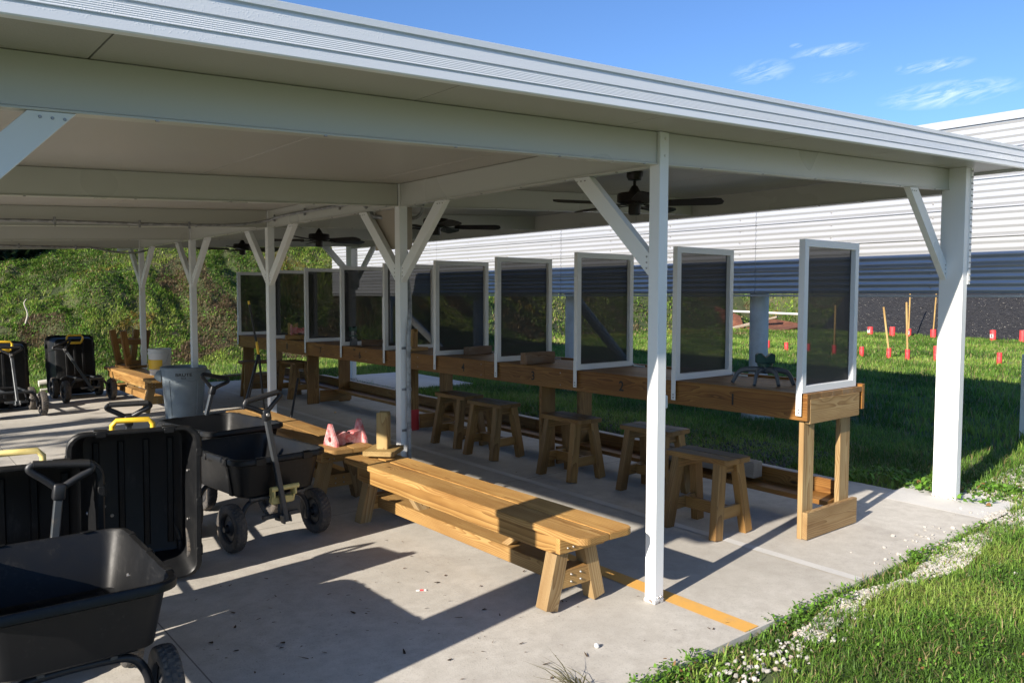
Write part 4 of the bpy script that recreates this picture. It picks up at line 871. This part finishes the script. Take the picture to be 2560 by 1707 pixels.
def make_cart(label, loc, rz, tipped=False, lean=(0, .35), ymat=YELF, wb=.64, hl=.80):
    t = thing('garden_cart', label, 'cart', loc, rz, 'black poly dump carts'); r = .157; yf, yr = -wb/2, wb/2
    for x in (-.308, .308):
        for y in (yf, yr): make_wheel(t, x, y, r)
    for y in (yf, yr):                                        # arched axles
        b = bm_new(); pts = smooth_path([(-.245, y, r-.03), (-.240, y, r+.06), (-.19, y, .295), (-.10, y, .315), (.10, y, .315), (.19, y, .295), (.240, y, r+.06), (.245, y, r-.03)], 5)
        add_tube(b, pts, .017, 10)
        for s in (-1, 1): add_cyl(b, (s*.235, y, r), (s*.32, y, r), .011, None, 10); add_box(b, (s*.245-.012, y-.03, r-.045), (s*.245+.012, y+.03, r+.02), .004)
        obj('axle_frame', b, DKM, t, smooth=45)
    b = bm_new()
    for x in (-.12, .12): add_box(b, (x-.014, yf-.02, .318), (x+.014, yr+.02, .338), .003)
    add_box(b, (-.20, yf-.05, .318), (.20, yf-.022, .338), .003)
    obj('chassis_rails', b, GREYM, t)
    b = bm_new(); add_box(b, (-.13, yf-.085, r+.03), (.13, yf-.055, r+.058), .003); add_prism(b, [(-.035, yf-.055), (.035, yf-.055), (.02, yf-.15), (-.02, yf-.15)], 2, r+.010, r+.028); add_cyl(b, (0, yf-.06, r+.0), (0, yf-.06, .33), .014, None, 10); obj('steering_plate', b, GREYM, t)
    # pull handle: shaft, neck and closed triangular grip, pivoted at the front
    pv = Vector((0, yf-.14, r+.035)); d = Vector((math.sin(lean[0]), math.sin(lean[1])*math.cos(lean[0]), math.cos(lean[0])*math.cos(lean[1]))).normalized(); mt = frame_mtx(pv, pv+d, (0, -1, 0))
    b = bm_new(); add_box(b, (-.02, -.017, -.016), (hl-.13, .017, .016), .004, mt); add_box(b, (-.03, -.030, -.022), (.03, -.018, .022), .002, mt); add_box(b, (-.03, .018, -.022), (.03, .030, .022), .002, mt); sh = obj('pull_handle', b, GREYM, t)
    b = bm_new(); add_box(b, (hl-.16, -.026, -.024), (hl-.085, .026, .024), .010, mt, 2)
    for s in (-1, 1):
        pts = [mt @ Vector(p) for p in smooth_path([(hl-.105, s*.012, 0), (hl-.065, s*.066, 0), (hl-.035, s*.112, 0), (hl-.018, s*.125, 0), (hl+.002, s*.110, 0)], 4)]
        add_tube(b, pts, .0125, 8, flat=1.3)
    obj('yoke', b, DKM, sh, smooth=50)
    b = bm_new(); add_cyl(b, mt @ Vector((hl, -.112, 0)), mt @ Vector((hl, .112, 0)), .0175, None, 14); obj('grip', b, GRIP, sh, smooth=40)
    b = bm_new(); c0 = mt @ Vector((hl-.12, 0, .0245)); c1 = mt @ Vector((hl-.12, 0, .033)); add_cyl(b, c0, c1, .013, .010, 10); obj('bolt', b, BOLT, sh, smooth=40)
    bd = make_bed(t)
    # yellow release handle on the front wall of the bed
    b = bm_new(); y0 = -.44
    if tipped:
        add_tube(b, [(.085, y0+.125, -.035), (.108, y0+.07, -.045), (.108, y0+.040, -.05), (.085, y0+.012, -.05), (-.085, y0+.012, -.05), (-.108, y0+.040, -.05), (-.108, y0+.07, -.045), (-.085, y0+.125, -.035), (.085, y0+.125, -.035)], .0155, 10); add_box(b, (-.085, y0+.107, -.050), (.085, y0+.143, .01), .006)
    else:
        for s in (-1, 1): add_box(b, (s*.078-.008, y0-.020, -.005), (s*.078+.008, y0+.045, .052), .004); add_prism(b, [(y0-.02, .05), (y0+.01, .05), (y0+.05, -.04), (y0+.02, -.055)], 0, s*.078-.006, s*.078+.006)
        add_tube(b, [(-.10, y0-.01, .052), (.10, y0-.01, .052)], .017, 12); add_box(b, (-.078, y0+.012, -.058), (.078, y0+.05, -.01), .006)
    yh = obj('release_handle', b, ymat, bd, smooth=45)
    if tipped:
        bd.matrix_local = Matrix.Translation((0, yr+.03, .50)) @ Matrix.Rotation(math.radians(-97), 4, 'X') @ Matrix.Translation((0, 0, 0))
    else:
        bd.matrix_local = Matrix.Translation((0, 0, .342))
    return t
make_cart('black cart with its front to the camera, beside the red plastic rest', (-1.235, 2.60, F(2.6)), .10, False, (-.19, -.01), YELF, hl=.835)
make_cart('black cart behind it, its long handle standing at the far side', (-1.06, 3.70, F(3.7)), .14+PI, False, (-.26, .02), YEL, hl=.77)
make_cart('empty black cart nearest the camera at the lower left', (-2.75, .74, F(.7)), PI-.03, False, (-.11, .0), YELF, hl=.745)
make_cart('large black cart tipped upright, its open tub facing the camera', (-2.04, 2.52, F(2.5)), PI-.20, True, (.0, .47), YEL, hl=.88)
make_cart('black cart tipped upright at the left edge, behind the near cart', (-2.74, 1.89, F(1.9)), PI-.12, True, (.05, -1.25), YELF)
make_cart('far cart tipped upright with its wheels and handle toward the camera', (-.74, 10.34, F(10.3)), .06, True, (-.38, .52), YEL)
make_cart('upright cart at the left edge of the view, wheels toward the camera', (-1.80, 9.3, F(9.3)), .05, True, (.02, .55), YEL)
make_cart('upright cart behind the one at the left edge, mostly hidden', (-2.05, 10.15, F(10.1)), .05, True, (.02, .55), YEL)

# ------------------------------------------------------------------ baffle wall beyond the table
BX = 6.0; BF = thing('baffle_wall', 'white corrugated steel baffle wall raised on round columns', 'wall', (0, 0, 0))
def corr_profile(z0, z1, seam=.308):
    pts = []; z = z0
    while z < z1-.01:
        for k in range(4):                                   # four shallow ribs between two deep seams
            p = seam*.235; a = z + seam*.04 + k*p; pts += [(0, a), (-.0125, a+.36*p), (-.0125, a+.50*p), (0, a+.84*p)]
        z += seam; pts += [(0, z-.008), (-.022, z-.004), (-.022, z+.002), (.010, z+.004), (.010, z+.006)]
    return pts
prof_c = corr_profile(1.722, 3.56)
ys_ = [-14, -7.5, -.35, 3.36, 7.16, 10.91, 15.55]
for i in range(len(ys_)-1):
    b = bm_new(); A = [b.verts.new((BX+p[0]+(.002 if i % 2 else 0), ys_[i]+.004, p[1])) for p in prof_c]; B = [b.verts.new((BX+p[0]+(.002 if i % 2 else 0), ys_[i+1]-.004, p[1])) for p in prof_c]
    for k in range(len(prof_c)-1): b.faces.new((A[k], B[k], B[k+1], A[k+1]))
    o = obj('corrugated_sheet', b, CORR, BF); md = o.modifiers.new('t', 'SOLIDIFY'); md.thickness = .02; md.offset = 1
    b = bm_new(); add_box(b, (BX-.03, ys_[i]+.002, 3.565), (BX+.22, ys_[i+1]-.002, 3.62), .006); add_box(b, (BX-.036, ys_[i]+.002, 3.53), (BX-.0305, ys_[i+1]-.002, 3.60), .002); obj('top_cap', b, CORR, BF)
    b = bm_new()
    for z in np.arange(1.80, 3.5, .154):
        for y in np.arange(ys_[i]+.25, ys_[i+1], 1.2): add_cyl(b, (BX-.002, y, z), (BX-.010, y, z), .011, .008, 8)
    obj('screws', b, BOLT, o)
b = bm_new(); add_box(b, (BX+.06, -14, 1.73), (BX+.18, 15.5, 1.85)); add_box(b, (BX+.06, -14, 3.4), (BX+.18, 15.5, 3.52)); obj('wall_rail', b, GREYB, BF)
b = bm_new(); add_box(b, (BX-.024, -14, 1.690), (BX+.04, 15.5, 1.7165), .002); obj('bottom_trim', b, CORR, BF)
for y, bt in ((-3.9, 0), (-.25, 0), (3.42, 0), (7.08, 1), (9.72, 0), (13.22, 1)):
    b = bm_new(); add_cyl(b, (BX+.20, y, F(y)-.05), (BX+.20, y, 3.5), .125, None, 28); o = obj('column', b, PIPEC, BF, smooth=40)
    b = bm_new(); add_cyl(b, (BX+.20, y, F(y)-.1), (BX+.20, y, F(y)+.06), .23, .21, 28); obj('footing', b, CONC2, BF, smooth=40)
    if bt:
        b = bm_new(); add_cyl(b, (BX+.28, y-.02, 1.62), (BX+1.9, y-.1, F(y)-.03), .085, None, 20); obj('raking_strut', b, PIPEC, BF, smooth=40)
# white pipe lying at mid height on stands behind and small post at the right edge
b = bm_new(); add_box(b, (7.55, .55, F(.6)-.05), (7.66, .66, 1.0), .004); tag(obj('white_stake', b, WHITE), 'white square stake on the lawn at the right edge of the view', 'stake')

# ------------------------------------------------------------------ down range
def tube_target(x, y, h, label, tilt=0.0, stick=None, num=None, w=.115, group='red target tubes in the lawn'):
    h *= .54
    if stick: stick = (stick[0], stick[1]*.62)
    t = thing('target_tube', label, 'target tube', (x, y, F(y)-.03), RNG.uniform(-.2, .2), group); t.rotation_euler.x = tilt
    b = bm_new(); add_lathe(b, [(w/2-.008, 0), (w/2, 0), (w/2, h), (w/2-.008, h), (w/2-.008, h-.05)], 20, closed=False); add_cyl(b, (0, 0, h-.052), (0, 0, h-.05), w/2-.008, None, 20); obj('tube', b, TUBER, t, smooth=40)
    if stick:
        a, L = stick; b_ = board('wooden_stick', (0, 0, h-.1), (0, math.sin(a)*L, h+math.cos(a)*L), .045, .03, WD_NEW, t, up=(1, 0, 0))
    if num:
        b = bm_new(); add_box(b, (-w/2-.012, -.055, h*.30), (-w/2-.002, .055, h*.30+.13)); pl = obj('number_plate', b, WHP, t)
        me = text_mesh(num, .15, .001, 1, .004); me.transform(Matrix.Translation((-w/2-.014, 0, h*.30+.065)) @ Matrix(((0, 0, -1, 0), (-1, 0, 0, 0), (0, 1, 0, 0), (0, 0, 0, 1)))); obj('number', me, NUMP, pl)
near_ = [(17.9, 11.2, .45, None, 'partly hidden by the column'), (17.7, 10.6, .45, None, 'second from the left in the near row'), (17.4, 9.8, .45, None, 'third from the left in the near row'), (17.5, 9.18, .45, None, 'seen at the edge of the near screen'),
         (17.3, 8.3, .5, (0, 1.75), 'carrying a stick, seen through the near screen'), (17.35, 7.55, .5, None, 'just right of the near screen'), (17.5, 6.9, .5, (.17, 1.75), 'with a stick leaning left'), (17.5, 6.42, .5, (.03, 1.95), 'with an upright stick in the near row'),
         (17.7, 5.8, .72, None, 'tall one just left of the big corner post'), (18.1, 4.5, .55, None, 'standing right of the big corner post')]
for x, y, h, st, l in near_: tube_target(x, y, h, 'red target tube '+l, RNG.uniform(-.04, .04), st)
far_ = [(28.1, 12.35, .62, None, '9', 'bearing the number 9 before the black slope'), (27.9, 11.4, .70, None, None, 'plain, between the ones numbered 9 and 8'), (28.6, 11.1, .55, (0, 2.9), '8', 'numbered 8, with a long stick'),
        (28.4, 10.1, .62, (-.06, 2.9), None, 'far one with a stick leaning right'), (28.9, 9.3, .6, None, None, 'far one hidden behind the corner post edge'), (28.8, 8.2, .72, None, '6', 'bearing the number 6'), (28.9, 7.3, .78, None, None, 'far one at the right edge of the view')]
for x, y, h, st, nm, l in far_: tube_target(x-.5, y, h, 'red target tube '+l, RNG.uniform(-.04, .04), st, nm, .20)
# rusty plates, planks and a long white pipe
def sheet(name, pts, th, m, label, cat):
    b = bm_new(); A = [b.verts.new(p) for p in pts]; n_ = (Vector(pts[1])-Vector(pts[0])).cross(Vector(pts[2])-Vector(pts[0])).normalized()*th; B = [b.verts.new(Vector(p)+n_) for p in pts]; n = len(pts)
    b.faces.new(A[::-1]); b.faces.new(B)
    for i in range(n): b.faces.new((A[i], A[(i+1) % n], B[(i+1) % n], B[i]))
    bmesh.ops.recalc_face_normals(b, faces=b.faces[:]); return tag(obj(name, b, m), label, cat)
sheet('rusty_plate', [(27.6, 18.1, .2), (28.4, 18.9, .75), (28.8, 20.6, 1.2), (27.8, 21.6, .2)], .04, RUST, 'large rusty steel plate leaning against the berm', 'steel plate')
sheet('rusty_plate', [(26.8, 15.9, .18), (28.8, 15.7, .40), (28.8, 17.4, .62), (27.8, 17.7, .40), (26.8, 17.6, .2)], .05, RUST, 'low rusty steel plate lying on the lawn', 'steel plate')
o = board('grey_plank', (27.0, 18.6, .22), (27.8, 16.6, .80), .26, .08, WD_GREY, None); tag(o, 'upper grey plank leaning on the rusty plates', 'plank', 'grey planks on the rusty plates')
o = board('grey_plank', (26.7, 18.7, .15), (27.5, 17.2, .55), .26, .08, WD_GREY, None); tag(o, 'lower grey plank leaning on the rusty plates', 'plank', 'grey planks on the rusty plates')
b = bm_new(); add_cyl(b, (28.7, 19.5, .98), (28.7, 15.8, .90), .05, None, 12); tag(obj('white_pipe', b, WHP, None, smooth=40), 'long white pipe lying against the green berm end', 'pipe')
# plastic pipe pieces and planks at the foot of the side berm
b = bm_new(); add_cyl(b, (-1.05, 12.0, .26), (-.72, 12.0, .29), .055, None, 16); tag(obj('pipe_offcut', b, PVC, None, smooth=40), 'short fat piece of weathered plastic pipe in the grass', 'pipe')
b = bm_new(); add_cyl(b, (-1.1, 11.55, .20), (-.4, 11.60, .21), .025, None, 12); tag(obj('thin_pipe', b, PVC, None, smooth=40), 'thin pale plastic pipe lying along the slab edge', 'pipe')
o = board('loose_plank', (1.6, 11.9, .20), (3.6, 12.1, .215), .14, .035, WD_OLD, None); tag(o, 'loose brown plank lying in the grass behind the table', 'plank')
# the small stub of dead wood on the berm
b = bm_new(); add_tube(b, smooth_path([(-.64, berm_h and 15.9, 1.12), (-.60, 15.86, 1.32), (-.66, 15.84, 1.52), (-.62, 15.82, 1.62)], 3), [.016, .018, .018, .017, .016, .015, .013, .011, .009, .005][:10], 7); tag(obj('dead_stub', b, mat('bleached_wood', (.42, .38, .33), .85), None, smooth=60), 'bleached dead stub sticking out of the berm', 'dead stub')

# spent bits
def casing(label, x, y, rz=0):
    b = bm_new(); z = F(y)+.006; d = Vector((math.cos(rz), math.sin(rz), 0))*.016; add_cyl(b, Vector((x, y, z))-d, Vector((x, y, z))+d, .0055, None, 10); return tag(obj('brass_casing', b, mat_brass, None, smooth=40), label, 'casing', 'spent brass casings on the slab')
mat_brass = mat('brass', (.62, .42, .14), .35, .9)
casing('brass casing on the slab below the number 7', 1.66, 7.0, .4); casing('brass casing on the slab between numbers 6 and 7', 1.98, 6.2, 1.2)
b = bm_new(); add_tube(b, [(-.925, .978, .014), (-.908, .968, .016)], .007, 8); add_tube(b, [(-.885, .955, .014), (-.875, .947, .015)], .008, 8); o = obj('ear_plugs', b, WHP, None, smooth=50); tag(o, 'small white and red bits lying on the sunlit concrete', 'ear plugs')
b = bm_new(); add_tube(b, [(-.906, .967, .018), (-.889, .957, .017)], .005, 8); obj('red_cord', b, TUBER, o)
ico = bm_new(); bmesh.ops.create_icosphere(ico, subdivisions=2, radius=.013); 
for v in ico.verts: v.co = v.co*(1+.25*mnoise.noise(v.co*90)) + Vector((-.63, -.17, .009))
tag(obj('white_pebble', ico, WHP), 'single white pebble on the concrete near the lawn', 'pebble')

# ------------------------------------------------------------------ trees
def make_tree(label, loc, H, spread, n_leaf, leaf, seed, dens=.55, col=(.045, .085, .02), crown_base=.35, nb=16):
    rg = np.random.default_rng(seed); t = thing('tree', label, 'tree', loc, 0, 'trees around the range')
    b = bm_new(); tips = []
    tr_ = [Vector((0, 0, -.2)), Vector((.04*H*rg.normal(), .02*H*rg.normal(), H*.3)), Vector((.05*H*rg.normal(), .04*H*rg.normal(), H*.6)), Vector((.05*H*rg.normal(), .05*H*rg.normal(), H*.92))]
    P = smooth_path(tr_, 4); add_tube(b, P, [H*.028*(1-.8*i/len(P)) for i in range(len(P))], 9)
    for k in range(nb):
        f = rg.uniform(crown_base, .95); i = int(f*(len(P)-1)); s = P[i]; a = rg.uniform(0, 2*PI); L = spread*rg.uniform(.5, 1.05)*(1.1-.5*f)
        e = s + Vector((math.cos(a)*L, math.sin(a)*L, L*rg.uniform(.1, .7))); mid = (s+e)/2 + Vector((0, 0, L*.12)); Q = smooth_path([s, mid, e], 4); add_tube(b, Q, [H*.009*(1-.75*j/len(Q)) for j in range(len(Q))], 6)
        for q in Q[3:]: tips.append(q)
        for _ in range(3):
            a2 = a + rg.normal()*.7; e2 = mid + Vector((math.cos(a2), math.sin(a2), rg.uniform(0, .6)))*L*rg.uniform(.3, .7); add_tube(b, [mid, (mid+e2)/2+Vector((0, 0, .05)), e2], [H*.005, H*.004, H*.0015], 5); tips.append(e2); tips.append((mid+e2)/2)
    obj('trunk', b, BARK, t, smooth=60)
    T_ = np.array([tuple(q) for q in tips]); i = rg.integers(0, len(T_), n_leaf); rr = spread*.22*rg.uniform(.4, 1.3, len(T_))
    p = T_[i] + rg.normal(0, 1, (n_leaf, 3))*rr[i][:, None]*np.array([1, 1, .7]); c = np.array(col)*rg.uniform(.55, 1.6, (n_leaf, 1))*(.8+.4*rg.random(len(T_))[i][:, None])
    blades('crown', p, leaf*rg.uniform(.6, 1.3, n_leaf), leaf*.45*rg.uniform(.6, 1.3, n_leaf), rg.uniform(0, 6.28, n_leaf), rg.uniform(.3, 2.2, n_leaf), c, parent=t)
    return t
for k, (x, y, H, s) in enumerate(((.3, 24.0, 6.5, 2.4), (-1.9, 23.4, 7.0, 2.8), (2.2, 25.2, 7.0, 2.8), (-4.6, 22.4, 7, 3), (.6, 27.5, 8.5, 3.4))):
    make_tree(['dark leafy tree behind the left end of the berm', 'dark tree at the far left behind the berm', 'tree behind the berm crest, mostly hidden by the roof', 'leafy tree left of the berm outside the view', 'tallest dark tree standing farthest back behind the berm'][k], (x, y, .2), H, s, 15000, .20, 40+k, crown_base=.05, nb=40, col=(.025, .045, .014))
make_tree('tall tree beside the shelter on the open side', (-13.2, 5.4, 0), 7.6, 2.0, 1300, .26, 51, nb=12)
